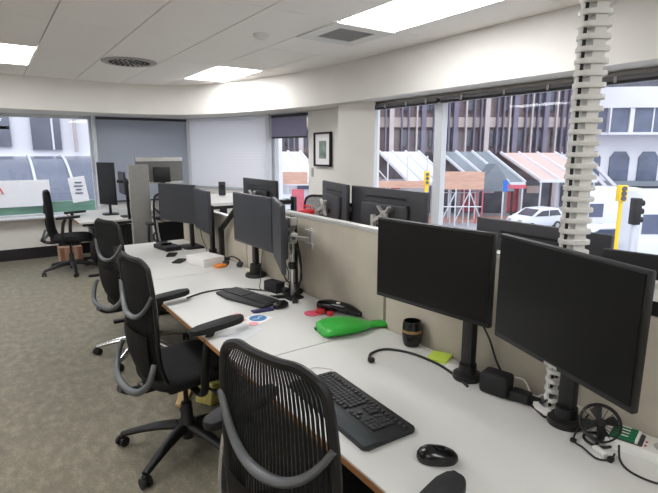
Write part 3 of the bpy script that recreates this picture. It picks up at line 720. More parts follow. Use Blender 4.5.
# coiled headset
t = thing('desk_fan', 'small black round desk fan with a wire guard under the large monitor', 'fan', (1.445, .635, DZ), R(200))
t.scale = (.72, .72, .72)
fm = Matrix.Translation((0, 0, .085)) @ Matrix.Rotation(R(75), 4, 'Y')
q = MB()
for rr, zz in ((.078, 0), (.074, .018), (.074, -.018)):
    q.tube([fm @ Vector((rr * math.cos(a), rr * math.sin(a), zz)) for a in [2 * PI * k / 32 for k in range(32)]], .004, 6, closed=True)
q.build('guard_ring', M['black'], t)
q = MB()
for k in range(18):
    a = 2 * PI * k / 18
    q.bar(fm @ Vector((0, 0, .022)), fm @ Vector((.075 * math.cos(a), .075 * math.sin(a), .016)), .0018)
q.build('wire_guard', M['black'], t)
q = MB(); mm = fm
q.lathe([(.02, -.02), (.022, .01), (.012, .018), (.001, .019)], n=16, mat=fm)
for k in range(4):
    a = PI / 2 * k + .4
    q.prism([(.015, -.01), (.062, -.026), (.068, .0), (.058, .024), (.015, .01)], -.001, .001, m=fm @ Matrix.Rotation(a, 4, 'Z') @ Matrix.Rotation(.35, 4, 'X'))
q.build('fan_blades', M['black'], t)
q = MB(); q.tube([(0.0, 0, .02), (-.02, 0, .05)], .01, 10); q.build('neck', M['black'], t)
q = MB(); q.tube([(.055 * math.cos(a), .055 * math.sin(a), .006) for a in [2 * PI * k / 28 for k in range(28)]], .006, 8, closed=True); q.bar((-.05, 0, .006), (.05, 0, .012), .012, .010); q.build('base_ring', M['black'], t)
q = MB(); q.box((0, 0, .008), (.018, .045, .014), bev=.003); tag(q.build('usb_stick', M['whitep'], loc=(1.385, .60, DZ), rot=(0, 0, -.4)), 'small white plug lying in front of the desk fan', 'plug')
cable('black cable with small plugs lying in front of the desk fan', [(1.475, .685, z + .05), (1.42, .69, z + .01), (1.375, .672, z), (1.365, .64, z), (1.345, .59, z), (1.37, .565, z), (1.41, .57, z)], .0028, ends=[((1.375, .675, DZ + .008), (.014, .016, .012)), ((1.37, .563, DZ + .008), (.022, .016, .013))])
cable('black cable curving from the fan to the right edge of the nearest desk', [(1.43, .57, z + .02), (1.39, .545, z), (1.36, .50, z), (1.37, .44, z), (1.41, .41, z), (1.47, .36, z)], .003)
# battery charger
t = thing('battery_charger', 'white battery charger holding four green batteries at the right edge of the nearest desk', 'charger', (1.505, .525, DZ), R(-76))
t.scale = (1.15, 1.15, 1.1)
q = MB(); q.prism(rrect(.19, .082, .018), 0, .028, bev=.006); q.build('body', M['whitep'], t, rot=(0, 0, 0))
q = MB(); q.prism(rrect(.075, .066, .006, cx=-.045), .027, .0295); q.build('bay', M['monback'], t)
for k in range(4):
    q = MB(); q.tube([(-.076, -.0245 + k * .0163, .034), (-.024, -.0245 + k * .0163, .034)], .0070, 12); b_ = q.build('battery', M['batt'], t)
    q = MB(); q.tube([(-.024, -.0245 + k * .0163, .034), (-.018, -.0245 + k * .0163, .034)], .0070, 12); q.box((-.052, -.0245 + k * .0163, .0408), (.024, .005, .0006)); q.build('white_end', M['whitep'], b_)
q = MB(); q.lathe([(.022, 0), (.022, .001)], (.035, 0, .028), 24); q.build('round_mark', M['silver'], t)
for k in range(2):
    q = MB(); q.lathe([(.003, 0), (.003, .002)], (-.002, -.02 + k * .02, .028), 10); q.build('red_light', M['red'], t)

# ---- middle and far desk items
t = thing('power_adapter', 'square black power brick at the foot of the edge-on monitor on the middle desk', 'adapter', (1.41, 2.64, DZ), R(10))
q = MB(); q.box((0, 0, .035), (.075, .13, .07), bev=.010); q.build('body', M['blackm'], t)
q = MB(); q.box((.02, -.085, .02), (.04, .05, .035), bev=.008); q.build('plug', M['blackm'], t)
cable('grey cable hanging from the facing monitor on the middle desk', [(1.39, 2.74, 1.02), (1.385, 2.76, .90), (1.37, 2.75, .79), (1.34, 2.70, .745), (1.36, 2.64, .74)], .003, m='monback')
cable('black cable hanging from the edge-on monitor to the power brick', [(1.36, 2.46, 1.0), (1.43, 2.50, .90), (1.46, 2.55, .82), (1.43, 2.60, .79)], .0035)
q = MB(); q.lathe([(.055, 0), (.058, .005), (.058, .03), (.05, .035), (.001, .035)], (1.50, 3.10, DZ), 24); tag(q.build('round_tin', M['cream']), 'low round cream dish behind the facing monitor on the middle desk', 'dish')
t = thing('headphones', 'black headphones resting against the partition beside the orange item', 'headphones', (1.475, 3.43, DZ), R(30))
t.scale = (1.0, .9, .62)
q = MB(); q.tube([(0, -.075, .035), (0, -.07, .09), (0, 0, .125), (0, .07, .09), (0, .075, .035)], .008, 8, smooth=5); q.build('headband', M['blackm'], t)
for s in (-1, 1):
    q = MB(); q.lathe([(.03, -.012), (.036, -.006), (.036, .01), (.022, .018), (.001, .018)], n=20, mat=Matrix.Rotation(PI / 2 * -s, 4, 'X')); q.build('ear_cup', M['monback'], t, loc=(0, .072 * s, .037))
q = MB(); q.box((0, 0, .012), (.08, .06, .024), bev=.006); tag(q.build('orange_packet', M['orange'], loc=(1.385, 3.46, DZ), rot=(0, 0, .3)), 'small bright orange packet in front of the black headphones', 'packet')
t = thing('white_box', 'long low white box on the farthest desk of the row', 'box', (1.355, 3.65, DZ), R(12))
t.scale = (1, .95, .85)
q = MB(); q.box((-.02, 0, .036), (.19, .26, .072), bev=.003); q.build('carton', M['paper'], t)
q = MB(); q.box((-.02, 0, .074), (.194, .264, .006)); q.build('lid', M['paper'], t)
for lab, x, y, r_ in (('black phone lying flat left of the white box', 1.19, 3.84, .9), ('flat black phone lying behind the other one, left of the white box', 1.215, 4.12, 1.1)):
    t = thing('phone', lab, 'phone', (x, y, DZ), r_)
    q = MB(); q.prism(rrect(.15, .075, .012), 0, .009, bev=.002); q.build('body', M['blackm'], t); q = MB(); q.prism(rrect(.142, .067, .008), .0088, .0098); q.build('glass', M['gloss'], t)
t = thing('docking_station', 'low black docking station with papers at the foot of the farthest facing monitor', 'dock', (1.27, 4.42, DZ), R(8))
q = MB(); q.box((0, 0, .02), (.15, .28, .04), bev=.008); q.build('body', M['blackm'], t); q = MB(); q.box((-.02, .03, .052), (.10, .12, .024), bev=.006); q.build('adapter', M['gloss'], t)
cable('thin black cable looping below the farthest edge-on monitor', [(1.45, 4.05, .98), (1.43, 3.95, .88), (1.44, 3.88, .80), (1.42, 3.87, .76)], .003)
# things under the desks
t = thing('cardboard_box', 'small yellowish wrapped block on the carpet under the middle desk', 'box', (1.02, 2.84, 0), R(30))
q = MB(); q.box((0, 0, .07), (.10, .13, .14), rot=(.0, .25, 0), bev=.01); q.build('block', M['yellowfoam'], t)
t = thing('cardboard_piece', 'flat tan piece of cardboard on the carpet beside the yellowish block', 'cardboard', (.90, 2.98, 0), R(60))
q = MB(); q.prism([(x, y) for x, y in ((-.12, -.03), (-.05, -.035), (.05, -.045), (.11, -.03), (.125, 0), (.11, .035), (.04, .045), (-.05, .03), (-.12, .03), (-.135, 0))], 0, .03, bev=.008); q.build('sheet', M['card'], t)
# opposite-side bits
t = thing('bag', 'bright red bag on the desk beyond the partition, near the narrow window', 'bag', (1.75, 2.78, DZ), .2)
q = MB(); q.box((0, 0, .245), (.08, .10, .49), bev=.02); q.build('body', M['red'], t)
q = MB(); q.tube([(0, -.03, .48), (0, -.025, .51), (0, .025, .51), (0, .03, .48)], .006, 8, smooth=4); q.build('handle', M['red'], t)
q = MB(); q.box((1.72, .42, 1.0), (.06, .1, .06)); q.bm.free()

# ================================================================== FAR WORKSTATION (left)
t = desk('white desk by the far windows holding the upright narrow screens', 6.75, 8.1, .86, 1.78, group='white desks near the far windows')
monitor('upright portrait black monitor standing in front of the grey blind', (1.36, 7.40), (1.32, 7.32, 1.17), R(208), .34, .58, scr='screen', base_kind='slab')
monitor('small dark monitor seen nearly edge-on beside the portrait monitor', (1.52, 7.0), (1.42, 6.85, 1.20), R(178), .38, .29, scr='scrB', back='monback', base_kind='slab')
t = thing('monitor_stand', 'black bent monitor arm on the far desk, left of the tall grey screen', 'monitor arm', (1.55, 6.62, DZ))
q = MB(); q.box((0, 0, .01), (.14, .1, .02), bev=.004); q.build('base', M['black'], t)
q = MB(); q.bar((-.09, .1, .0), (-.10, .10, .48), .035, .03, bev=.004); q.build('pole', M['black'], t)
q = MB(); q.bar((-.20, .12, .50), (-.03, .02, .48), .04, .04, bev=.004); q.bar((-.03, .02, .48), (.06, -.02, .30), .045, .04, bev=.004); q.bar((.06, -.02, .31), (.055, -.02, .01), .04, .04, bev=.004); q.build('arm', M['black'], t)
t = thing('privacy_screen', 'tall narrow grey upholstered screen beside the black bent arm', 'screen', (1.49, 6.2, 0))
q = MB(); q.box((0, 0, .95), (.235, .05, 1.0), bev=.008); q.build('panel', mat('screen_grey_fabric', (142, 140, 136), .9, bump=.2, bscale=400), t)
q = MB(); q.box((-.06, 0, .225), (.03, .04, .45)); q.box((-.06, 0, .01), (.10, .34, .02)); q.build('foot', M['monback'], t)
# curved big monitor seen from behind
t = thing('curved_monitor', 'wide curved monitor seen from behind, on the desk in front of the corner', 'monitor', (1.86, 6.55, DZ))
q = MB(); rows = []
for zz, dx in ((.47, 0), (.50, -.03), (.76, -.03), (.79, .0), (.79, .02), (.47, .02)):
    rows.append([q.bm.verts.new((s * .30, dx + .07 * s * s * 1.0, zz)) for s in [-1 + i / 8 for i in range(17)]])
for i in range(6):
    a_, b_ = rows[i], rows[(i + 1) % 6]
    for k in range(16): q.bm.faces.new((a_[k], a_[k + 1], b_[k + 1], b_[k]))
q.bm.faces.new([r_[0] for r_ in rows]); q.bm.faces.new([r_[-1] for r_ in rows][::-1]); q.build('housing', mat('monitor_mid_grey', (96, 95, 92), .4), t, sharp=30)
q = MB(); q.prism([(s_ * .30, .07 * s_ * s_ - .036) for s_ in [-1 + i / 8 for i in range(17)]] + [(s_ * .30, .07 * s_ * s_ + .022) for s_ in [1 - i / 8 for i in range(17)]], .752, .80); q.prism([(s_ * .30, .07 * s_ * s_ - .036) for s_ in [-1 + i / 8 for i in range(17)]] + [(s_ * .30, .07 * s_ * s_ + .022) for s_ in [1 - i / 8 for i in range(17)]], .462, .49); q.build('rim', M['silver'], t)
q = MB(); q.box((0, -.035, .58), (.22, .03, .20), bev=.012); q.bar((0, -.03, .50), (0, .0, .02), .06, .05); q.build('stand', M['black'], t)
q = MB(); q.box((0, 0, .01), (.26, .20, .02), bev=.006); q.build('base', M['black'], t)
desk('white desk under the curved monitor, behind the tall grey screen', 6.12 + .15, 7.0, 1.80, 2.6, group='white desks near the far windows')
# speaker on the raised desk
t = thing('speaker', 'small dark speaker standing on the raised sit-stand desk', 'speaker', (2.1, 5.1, 1.13), R(-20))
q = MB(); q.box((0, 0, .075), (.075, .075, .15), bev=.008); q.build('cabinet', M['monback'], t); q = MB(); q.lathe([(.026, 0), (.028, .004), (.001, .002)], n=20, mat=Matrix.Rotation(PI / 2, 4, 'X')); q.build('driver', M['black'], t, loc=(0, -.038, .09))
# pedestals under and behind
def pedestal(label, x, y, m, w=.42, d=.5, h=.58, rz=0):
    t = thing('drawer_pedestal', label, 'drawers', (x, y, 0), rz, 'drawer pedestals')
    q = MB(); q.box((0, 0, h / 2 + .01), (d, w, h - .02), bev=.004); q.build('body', m, t)
    for k in range(3):
        hh = (h - .05) / 3; zc = .03 + hh * (k + .5)
        q = MB(); q.box((-d / 2 - .008, 0, zc), (.016, w - .01, hh - .008), bev=.002); f = q.build('drawer', m, t)
        q = MB(); q.box((-d / 2 - .02, 0, zc + hh * .28), (.010, .10, .010)); q.build('handle', M['steel'], f)
    return t
pedestal('black drawer pedestal under the far desk by the left window', 1.38, 7.62, M['black'], h=.56)
pedestal('white drawer pedestal behind the farthest desk of the row', 1.93, 5.0, M['whitep'], h=.80, rz=R(-90))
t = thing('wooden_crate', 'pale wooden crate standing on the carpet behind the farthest chair', 'crate', (.86, 7.95, 0))
q = MB(); q.box((0, 0, .12), (.30, .26, .24)); q.build('box', mat('crate_wood', (196, 160, 135), .7, var=.2, scale=6, stretch=(5, 1, 1)), t)
q = MB()
for k in (-.11, 0, .11): q.box((k, -.135, .12), (.05, .012, .24))
q.build('slats', mat('crate_slat', (170, 120, 95), .7, var=.1), t)
q = MB(); q.lathe([(.04, 0), (.045, .08), (.038, .16), (.001, .16)], (1.56, 6.36, DZ), 16); q.bm.free()

# ================================================================== OUTSIDE
FH = Vector((FW.x, FW.y, 0)).normalized()
def street(d, l, z): return FH * d + RT * l + Vector((0, 0, z))
SR = math.atan2(RT.y, RT.x)      # local x = along the facade, local y = away from the window
ZG = -4.3
def sthing(name, label, cat, d, l, z=ZG, group=None):
    return thing(name, label, cat, tuple(street(d, l, z)), SR, group)
mb = MB(); mb.box((0, 0, -.25), (160, 160, .5)); o = mb.build('street', M['asphalt'], loc=tuple(street(40, 10, ZG)), rot=(0, 0, SR)); o['kind'] = 'structure'
mb = MB(); mb.box((0, 0, .06), (60, 3.6, .12)); o = mb.build('pavement', M['paving'], loc=tuple(street(42.6, 8, ZG)), rot=(0, 0, SR)); o['kind'] = 'structure'
# fin building
t = sthing('office_building', 'brown glass office building with tall vertical fins across the street', 'building', 46, 8)
H0 = 1.6 - ZG
q = MB(); q.box((0, 3.5, H0 + 7), (28.4, 6, 14)); q.build('wall', M['brown'], t)
q = MB()
for zz in (3.0, 6.6, 10.2): q.box((0, .35, H0 + zz - .3), (28.2, .3, .9))
q.build('spandrel_band', M['beige'], t)
q = MB()
for k in range(42): 
    if random.random() < .55: q.box((-13.8 + k * .67, .35, H0 + 1.25), (.60, .32, 1.5))
q.build('window_row', M['dglass'], t)
q = MB()
for k in range(42):
    if random.random() < .6: q.box((-13.8 + k * .67, .35, H0 + 4.7), (.60, .32, 1.9))
q.build('window_row', M['dglass'], t)
x = -14.0; k = 0
while x < 14:
    big = (k % 4 == 1); w = .42 if big else .13
    q = MB(); q.box((x, 0.0, H0 + 6), (w, .5, 12.4)); q.build('fin', M['fin'] if k % 3 != 2 else M['finp'], t)
    x += .95 if big else random.choice((.55, .62, .75)); k += 1
q = MB(); q.box((0, 4.5, H0 / 2), (28.4, 5, H0)); q.build('lower_wall', M['shop'], t)
for i, (x0, x1, mm) in enumerate(((-13, -8, 'ren'), (-7.8, -4.6, 'dglass'), (-3, 1.4, 'ren'), (2.2, 4.6, 'dglass'), (4.8, 6.4, 'shopred'), (6.6, 9.2, 'dglass'), (9.3, 10.6, 'shopred'), (10.8, 13.8, 'dglass'))):
    q = MB(); q.box(((x0 + x1) / 2, 1.85, 1.7), (x1 - x0, .3, 3.2)); q.build('shop_front', M[mm], t)
for i, (lx, ww, col) in enumerate(((-1.5, .9, 'shopred'), (1.9, .7, 'bluep'), (3.4, 1.2, 'beige'), (7.6, 1.1, 'finp'), (8.6, .5, 'poly'), (12.0, 1.4, 'beige'), (-10.5, 1.2, 'bglass'))):
    q = MB(); q.box((lx, 1.62, 2.7 - .4 * (i % 2)), (ww, .12, .7)); q.build('sign_board', M[col], t)
for lx in (-8, -4.5, -3.1, 1.6, 2.1, 4.7, 6.5, 9.25, 10.7, 13.9):
    q = MB(); q.box((lx, 1.7, 1.75), (.35, .5, 3.5)); q.build('pier', M['finp'], t)
# glazed white-edged canopies
def canopy(label, l, w, m, d=42.3, zt=1.45, zb=-1.0, dep=3.2, sh=.75):
    t = sthing('shop_canopy', label, 'canopy', d, l, 0, 'sloping canopies over the shops')
    q = MB(); q.prism([(0, zb), (.12, zb - .1), (dep, zt), (dep, zt + .18)], -w / 2, w / 2, m=Matrix(((-sh, 0, 1, sh * dep), (1, 0, 0, 0), (0, 1, 0, 0), (0, 0, 0, 1)))); q.build('roof', M[m], t)
    for s in (-.5, -.17, .17, .5):
        q = MB(); q.bar((s * w + sh * dep, -.05, zb + .06), (s * w, dep, zt + .24), .18, .18); q.build('rafter', M['ren'], t)
    q = MB(); q.box((sh * dep, 0, zb - .1), (w, .18, .28)); q.build('fascia', M['ren'], t)
    for s in (-.46, .46):
        q = MB(); q.box((s * w + sh * dep, .1, (zb + ZG) / 2), (.14, .14, zb - ZG)); q.build('post', M['steelw'], t)
canopy('pale pink sloping canopy above the white car', 18.3, 5.0, 'roofp', zt=1.35, zb=-.75)
canopy('grey glazed sloping canopy left of the pale pink one', 12.4, 4.4, 'roofg')
canopy('white sloping canopy behind the yellow traffic light', 6.4, 3.6, 'ren')
canopy('pale sloping canopy seen through the narrow window by the picture', -4.4, 3.4, 'ren')
# gable
t = sthing('gable_roof', 'grey gabled entrance roof between the hoarding and the pale pink canopy', 'roof', 41.6, 14.0, ZG)
q = MB(); q.prism([(-1.9, 2.6), (1.9, 2.6), (.2, 4.9)], 0, 2.4, m=Matrix(((1, 0, 0, 0), (0, 0, 1, 0), (0, 1, 0, 0), (0, 0, 0, 1)))); q.build('roof', M['roofg'], t)
for s in (-1.8, 1.8):
    q = MB(); q.box((s, .3, 1.3), (.15, .15, 2.6)); q.build('post', M['monback'], t)
# hoarding + scaffold
t = sthing('scaffold', 'scaffold tower with a tan boarded top on the footpath across the street', 'scaffold', 39.5, 10.6)
q = MB(); q.box((0, 0, 3.65), (3.4, 1.6, 1.35)); q.build('boarding', M['hoard'], t)
for s in (-1.6, -.5, .6, 1.65):
    for dd in (-.8, .8):
        q = MB(); q.tube([(s, dd, 0), (s, dd, 3.0)], .06, 8); q.build('pole', M['steelw'] if s < 1.6 else M['shopred'], t)
for a, b in (((-1.6, -.8, .4), (-.5, -.8, 2.8)), ((-.5, -.8, .4), (.6, -.8, 2.8)), ((1.65, -.8, .4), (.6, -.8, 2.8)), ((-1.6, -.8, 1.6), (1.65, -.8, 1.6)), ((-1.6, .8, 2.6), (1.65, .8, 2.6))):
    q = MB(); q.tube([a, b], .045, 8); q.build('brace', M['steelw'], t)
t = sthing('scaffold', 'long scaffold with tan boards seen between the pier and the wide white mullion', 'scaffold', 40, 5.6)
q = MB(); q.box((0, 0, 3.3), (5.0, 1.4, .5)); q.build('boarding', M['hoard'], t)
for s in (-2.4, -.8, .8, 2.4):
    q = MB(); q.tube([(s, 0, 0), (s, 0, 5.6)], .06, 8); q.build('pole', M['steelw'], t)
q = MB(); q.tube([(-2.4, 0, 5.4), (-.8, 0, 3.6)], .05, 8); q.build('brace', M['steelw'], t)
# red hoarding by the narrow window
t = sthing('site_hoarding', 'red and white site hoarding seen through the narrow window', 'hoarding', 36, -2.0)
q = MB(); q.box((-.3, 0, 1.5), (.9, .3, 3.4)); q.build('red_board', M['shopred'], t)
q = MB(); q.box((-1.5, 0, 1.4), (1.4, .25, 2.8)); q.build('white_board', M['ren'], t)
for k in range(3):
    q = MB(); q.box((-1.5, -.16, .7 + k * .8), (1.2, .04, .45)); q.build('dark_panel', M['dglass'], t)
q = MB(); q.box((-.9, .3, 4.0), (2.6, .4, .9)); q.build('tan_board', M['hoard'], t)
# blue sign pole
t = sthing('street_sign', 'blue street sign on a pale pole on the footpath left of the white car', 'sign', 39.5, 14.15)
q = MB(); q.tube([(0, 0, 0), (0, 0, 3.4)], .07, 8); q.build('pole', M['steelw'], t); q = MB(); q.box((.1, -.1, 3.2), (.35, .06, .9)); q.build('sign_plate', M['bluep'], t)
q = MB(); q.box((1.0, -.1, 3.15), (1.6, .05, .3)); q.build('banner', M['shopred'], t)
# traffic light yellow (left) and pole
def traffic(label, d, l, h, ph, name='traffic_light', head='poly', pole='poly'):
    t = sthing(name, label, 'traffic light', d, l)
    q = MB(); q.tube([(0, 0, 0), (0, 0, h)], .12 * d / 30, 10); q.build('pole', M[pole], t)
    q = MB(); q.box((0, 0, h - ph / 2), (.42, .35, ph), bev=.05); hd = q.build('signal_head', M[head], t)
    for k in range(3):
        q = MB(); q.tube([(0, -.17, h - ph * (.2 + .3 * k)), (0, -.24, h - ph * (.2 + .3 * k))], .12, 12); q.build('lens', M['dglass'], hd)
traffic('yellow-headed traffic light left of the wide white mullion', 36, 7.2, 4.5, 1.0)
traffic('yellow traffic light pole in front of the white van', 24, 14.45, 4.3, .8)
t = sthing('traffic_light', 'black traffic light facing sideways at the right edge of the photo', 'traffic light', 14.5, 9.2)
q = MB(); q.tube([(0, 0, 0), (0, 0, 4.4)], .07, 10); q.build('pole', M['steelw'], t)
q = MB(); q.box((0, 0, 4.15), (.22, .28, .80), bev=.03); hd = q.build('signal_head', M['black'], t)
for k in range(3):
    q = MB(); q.tube([(.10, 0, 3.9 + .25 * k), (.22, 0, 3.9 + .25 * k)], .09, 12); q.build('visor', M['black'], hd)
# car
t = sthing('car', 'white car parked across the street left of the cable spine', 'car', 37.5, 16.1)
t.rotation_euler.z = SR + .4
body = [(-2.1, .35), (-2.15, .75), (-2.0, 1.0), (-1.15, 1.12), (-.35, 1.62), (1.35, 1.66), (1.95, 1.15), (2.1, .8), (2.1, .35)]
YZ = Matrix(((1, 0, 0, 0), (0, 0, 1, -.9), (0, 1, 0, 0), (0, 0, 0, 1)))
q = MB(); q.prism(body, 0, 1.8, m=YZ, bev=.08); q.build('body', M['car'], t)
q = MB(); q.prism([(-1.0, 1.12), (-.32, 1.52), (.35, 1.54), (.35, 1.1)], -.02, .05, m=YZ); q.prism([(.45, 1.1), (.45, 1.54), (1.25, 1.54), (1.65, 1.12)], -.02, .05, m=YZ); q.build('side_window', M['dglass'], t)
q = MB(); q.add([(-1.19, -.75, 1.13), (-.42, -.68, 1.60), (-.42, .68, 1.60), (-1.19, .75, 1.13)], [(0, 1, 2, 3)]); q.build('windscreen', M['dglass'], t)
for sx in (-1.3, 1.3):
    for sy in (-.86, .86):
        q = MB(); q.tube([(sx, sy - .1, .33), (sx, sy + .1, .33)], .34, 20); wh = q.build('wheel', M['black'], t)
        q = MB(); q.tube([(sx, sy - .115, .33), (sx, sy - .10, .33)], .2, 16); q.build('hubcap', M['silver'], wh)
q = MB(); q.box((-2.1, -.55, .82), (.12, .35, .14)); q.box((-2.1, .55, .82), (.12, .35, .14)); q.build('headlight', M['silver'], t)
q = MB(); q.box((-2.14, 0, .6), (.06, .9, .18)); q.build('grille', M['black'], t)
# van and cars on the right
def van(label, d, l, w, h, rz=0):
    t = sthing('van', label, 'van', d, l)
    q = MB(); q.box((0, 1, h / 2 + .35), (w, 2, h - .3), bev=.1); q.build('body', M['car'], t)
    q = MB(); q.box((-w / 2 + .55, -.01, h * .62), (.9, .06, h * .26)); q.build('side_window', M['bglass'], t)
    for s in (-.32, .32):
        q = MB(); q.tube([(s * w, -.05, .38), (s * w, .25, .38)], .38, 18); q.build('wheel', M['black'], t)
van('tall white truck behind the yellow pole, right of the cable spine', 32, 18.8, 3.3, 3.4)
van('white van at the right edge of the photo behind the black traffic light', 24, 17.2, 3.3, 3.8)
for lab, d, l in (('pale blue-white car in front of the white truck, left of the yellow pole', 28.5, 15.9),):
    t = sthing('car', lab, 'car', d, l)
    q = MB(); q.prism([(x * .9, y) for x, y in body], 0, 1.8, m=YZ, bev=.08); q.build('body', M['car'], t)
    q = MB(); q.prism([(-.9, 1.12), (-.3, 1.52), (1.1, 1.54), (1.5, 1.12)], -.02, .05, m=YZ); q.build('side_window', M['bglass'], t)
    for sx in (-1.15, 1.15):
        q = MB(); q.tube([(sx, -.96, .33), (sx, -.7, .33)], .33, 18); q.build('wheel', M['black'], t)
    q = MB(); q.box((1.6, -.9, .85), (.5, .06, .2)); q.build('tail_light', M['shopred'], t)
# right-hand white building
t = sthing('corner_building', 'white rendered building with curved window bands and arches at the right', 'building', 52, 33.5)
H1 = -ZG + 1.0
q = MB(); q.box((0, 5, H1 + 2), (17, 8, 19)); q.build('wall', M['ren'], t)
def arc_band(z0, z1, m, name, r=9.0, off=0):
    q = MB(); P = [(-8 + 16 * i / 24, .9 - 1.5 * (1 - (-1 + 2 * i / 24) ** 2) - off) for i in range(25)]
    q.prism(P + [(8, 1.3), (-8, 1.3)], z0, z1); q.build(name, M[m], t)
arc_band(H1 + 5.05, H1 + 7.1, 'ren', 'balcony_band', off=.3)
arc_band(H1 + 2.6, H1 + 5.05, 'bglass', 'window_band')
arc_band(H1 + 2.35, H1 + 2.6, 'ren', 'ledge', off=.35)
arc_band(H1 + 7.1, H1 + 8.9, 'dglass', 'window_band')
arc_band(H1 + 8.9, H1 + 9.6, 'ren', 'ledge', off=.3)
for k in range(7):
    q = MB(); q.box((-6.8 + k * 2.2, -.35, H1 + 3.8), (.15 if k % 2 else .45, .6, 2.5)); q.build('column', M['ren'], t)
for k in range(4):
    cx_ = -5.4 + k * 3.1
    q = MB(); P = [(cx_ - 1.05, -2.6), (cx_ - 1.05, .0), (cx_ - .6, .65), (cx_ + .6, .65), (cx_ + 1.05, 0), (cx_ + 1.05, -2.6)]
    q.prism([(x, z + H1) for x, z in P], .85, 1.05, m=Matrix(((1, 0, 0, 0), (0, 0, 1, 0), (0, 1, 0, 0), (0, 0, 0, 1)))); q.build('arched_window', M['bglass'], t)
q = MB(); q.box((0, .85, H1 - 4.6), (16.6, .3, 3.2)); q.build('shop_front', M['dglass'], t)
q = MB(); q.box((-2, .3, H1 - 2.7), (13, 1.2, .5)); q.build('awning', M['roofg'], t)
q = MB(); q.box((-.8, .1, H1 - 3.6), (1.5, .1, .9)); q.build('yellow_sign', mat('yellow_green_sign', (215, 225, 60), .5), t)
for k in range(2):
    q = MB(); q.bar((-8.0 + k * 1.2, -1, H1 + 0.1), (-4.6 + k * 1.0, -1.2, H1 - 3.0), .35, .3); q.build('raking_strut', M['ren'], t)

# ---- outside the left window
WG = -4.9
mb = MB(); mb.box((0, 16, WG + .0), (26, 16, .1)); o = mb.build('street_2', M['asphalt'], loc=(-2, 3, 0)); o.name = 'forecourt'; o['kind'] = 'structure'
t = thing('white_building', 'white rendered building with dark windows beyond the left window', 'building', (0, 16, WG))
q = MB(); q.box((1.0, 2, 7), (16, 4, 14)); q.build('wall', M['ren'], t)
def wbox(x0, x1, z0, z1, m, name):
    q = MB(); q.box(((x0 + x1) / 2, -.02, (z0 + z1) / 2 - WG), (x1 - x0, .12, z1 - z0)); f = q.build(name, M[m], t)
    q = MB(); q.box(((x0 + x1) / 2 + .15, -.10, (z0 + z1) / 2 - WG), (.05, .06, z1 - z0)); q.build('glazing_bar', M['ren'], f)
wbox(1.08, 1.80, 1.66, 2.66, 'wglass', 'window'); wbox(-1.4, .60, 1.75, 2.70, 'wglass', 'window'); wbox(-1.6, .58, 2.2, 2.28, 'ren', 'rail'); wbox(2.9, 3.8, 1.72, 2.68, 'dglass', 'window')
q = MB(); q.tube([(2.15, -.15, 6.5), (2.15, -.15, 12)], .05, 8); q.build('downpipe', M['finp'], t)
q = MB(); q.box((.5, -.1, 1.35 - WG), (15, .25, .25)); q.build('ledge', M['ren'], t)
t = thing('glazed_canopy', 'blue-grey curved glazed canopy with ribs beyond the left window', 'canopy', (0, 11.2, WG))
q = MB(); prof = [(2.6 * (1 - math.cos(a)) , 1.5 - 2.3 + 2.3 * math.sin(a)) for a in [PI / 2 * i / 10 for i in range(11)]]
P = [(y, z - WG) for y, z in prof] + [(y, z - WG - .06) for y, z in reversed(prof)]
XM = Matrix(((0, 0, 1, 0), (1, 0, 0, 0), (0, 1, 0, 0), (0, 0, 0, 1)))
q.prism(P, -7, 3.2, m=XM); q.build('roof_glass', M['canopy'], t)
for x in (-3.4, -2.0, -.6, .8, 1.5, 2.2, 2.9):
    q = MB(); q.tube([(x, y - .02, z - WG + .02) for y, z in prof], .03, 8); q.build('rib', M['steelw'], t)
q = MB(); q.box((-1.9, -.03, (-.8 + WG) / 2 - WG), (10.2, .06, -.8 - WG)); q.build('lower_wall', M['canopy'], t)
q = MB(); q.box((-1.9, -.12, .46 - WG), (10.2, .1, .34)); q.build('green_band', M['greenband'], t)
q = MB(); q.box((-1.9, -.16, .10 - WG), (10.2, .1, .38)); q.build('white_band', M['ren'], t)
t = thing('banner', 'long white banner with a red mark on the curved canopy beyond the left window', 'banner', (0, 10.98, .60))
q = MB(); q.box((-.9, 0, .22), (3.7, .04, .50)); q.build('cloth', M['paper'], t)
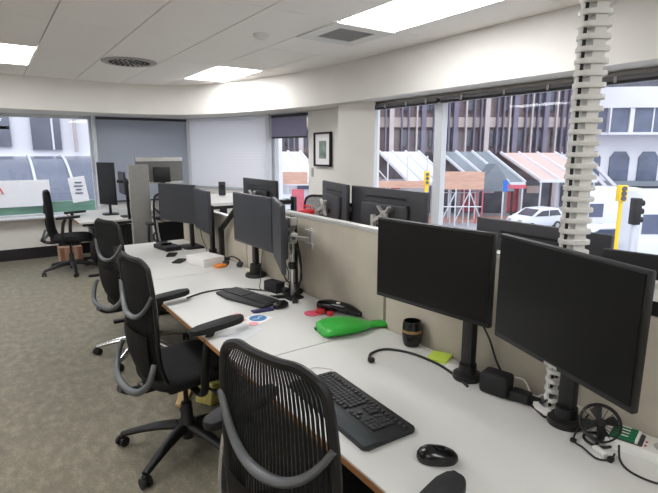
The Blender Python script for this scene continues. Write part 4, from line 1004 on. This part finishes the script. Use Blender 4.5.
q = MB(); q.bar((.02, -.03, .38), (.14, -.03, .33), .05, .02); q.bar((.14, -.03, .33), (.18, -.03, .22), .05, .02); q.bar((-.12, -.03, .2), (.0, -.03, .40), .05, .02); q.build('red_mark', M['red'], t)
t = thing('poster', 'white poster with faint print at the right end of the curved canopy', 'poster', (1.45, 10.93, .58))
q = MB(); q.box((0, 0, .28), (.30, .03, .50), rot=(0, -.12, 0)); q.build('sheet', M['paper'], t)
q = MB()
for k, w in enumerate((.12, .16, .10, .14)): q.box((.0, -.02, .42 - k * .07), (w, .01, .025))
q.build('print', M['canopy'], t)

# ================================================================== LIGHT, CAMERA
w = bpy.data.worlds.new('sky'); bpy.context.scene.world = w; w.use_nodes = True
nt = w.node_tree; bg = nt.nodes['Background']
tc = nt.nodes.new('ShaderNodeTexCoord'); gr = nt.nodes.new('ShaderNodeTexNoise'); gr.inputs['Scale'].default_value = 1.5
rp = nt.nodes.new('ShaderNodeValToRGB'); rp.color_ramp.elements[0].color = (.88, .93, 1, 1); rp.color_ramp.elements[1].color = (.95, .97, 1, 1)
nt.links.new(tc.outputs['Generated'], gr.inputs['Vector']); nt.links.new(gr.outputs['Fac'], rp.inputs[0]); nt.links.new(rp.outputs[0], bg.inputs[0])
bg.inputs[1].default_value = 1.6
sn = bpy.data.lights.new('sun', 'SUN'); sn.energy = 1.0; sn.angle = .6; so = bpy.data.objects.new('sun', sn); C.objects.link(so)
so.rotation_euler = Vector((-.35, -.75, 1.0)).to_track_quat('Z', 'Y').to_euler()

cam = bpy.data.cameras.new('camera'); co = bpy.data.objects.new('camera', cam); C.objects.link(co)
cam.sensor_fit = 'HORIZONTAL'; cam.sensor_width = 36; cam.lens = F / 658 * 36; cam.clip_start = .03; cam.clip_end = 400
co.location = (0, 0, CAMZ)
m3 = Matrix((RT, UP, -FW)).transposed(); co.rotation_euler = m3.to_euler()
sc = bpy.context.scene; sc.camera = co
sc.view_settings.view_transform = 'Standard'; sc.view_settings.look = 'None'; sc.view_settings.gamma = 1; sc.view_settings.use_curve_mapping = False
sc.view_settings.exposure = .30
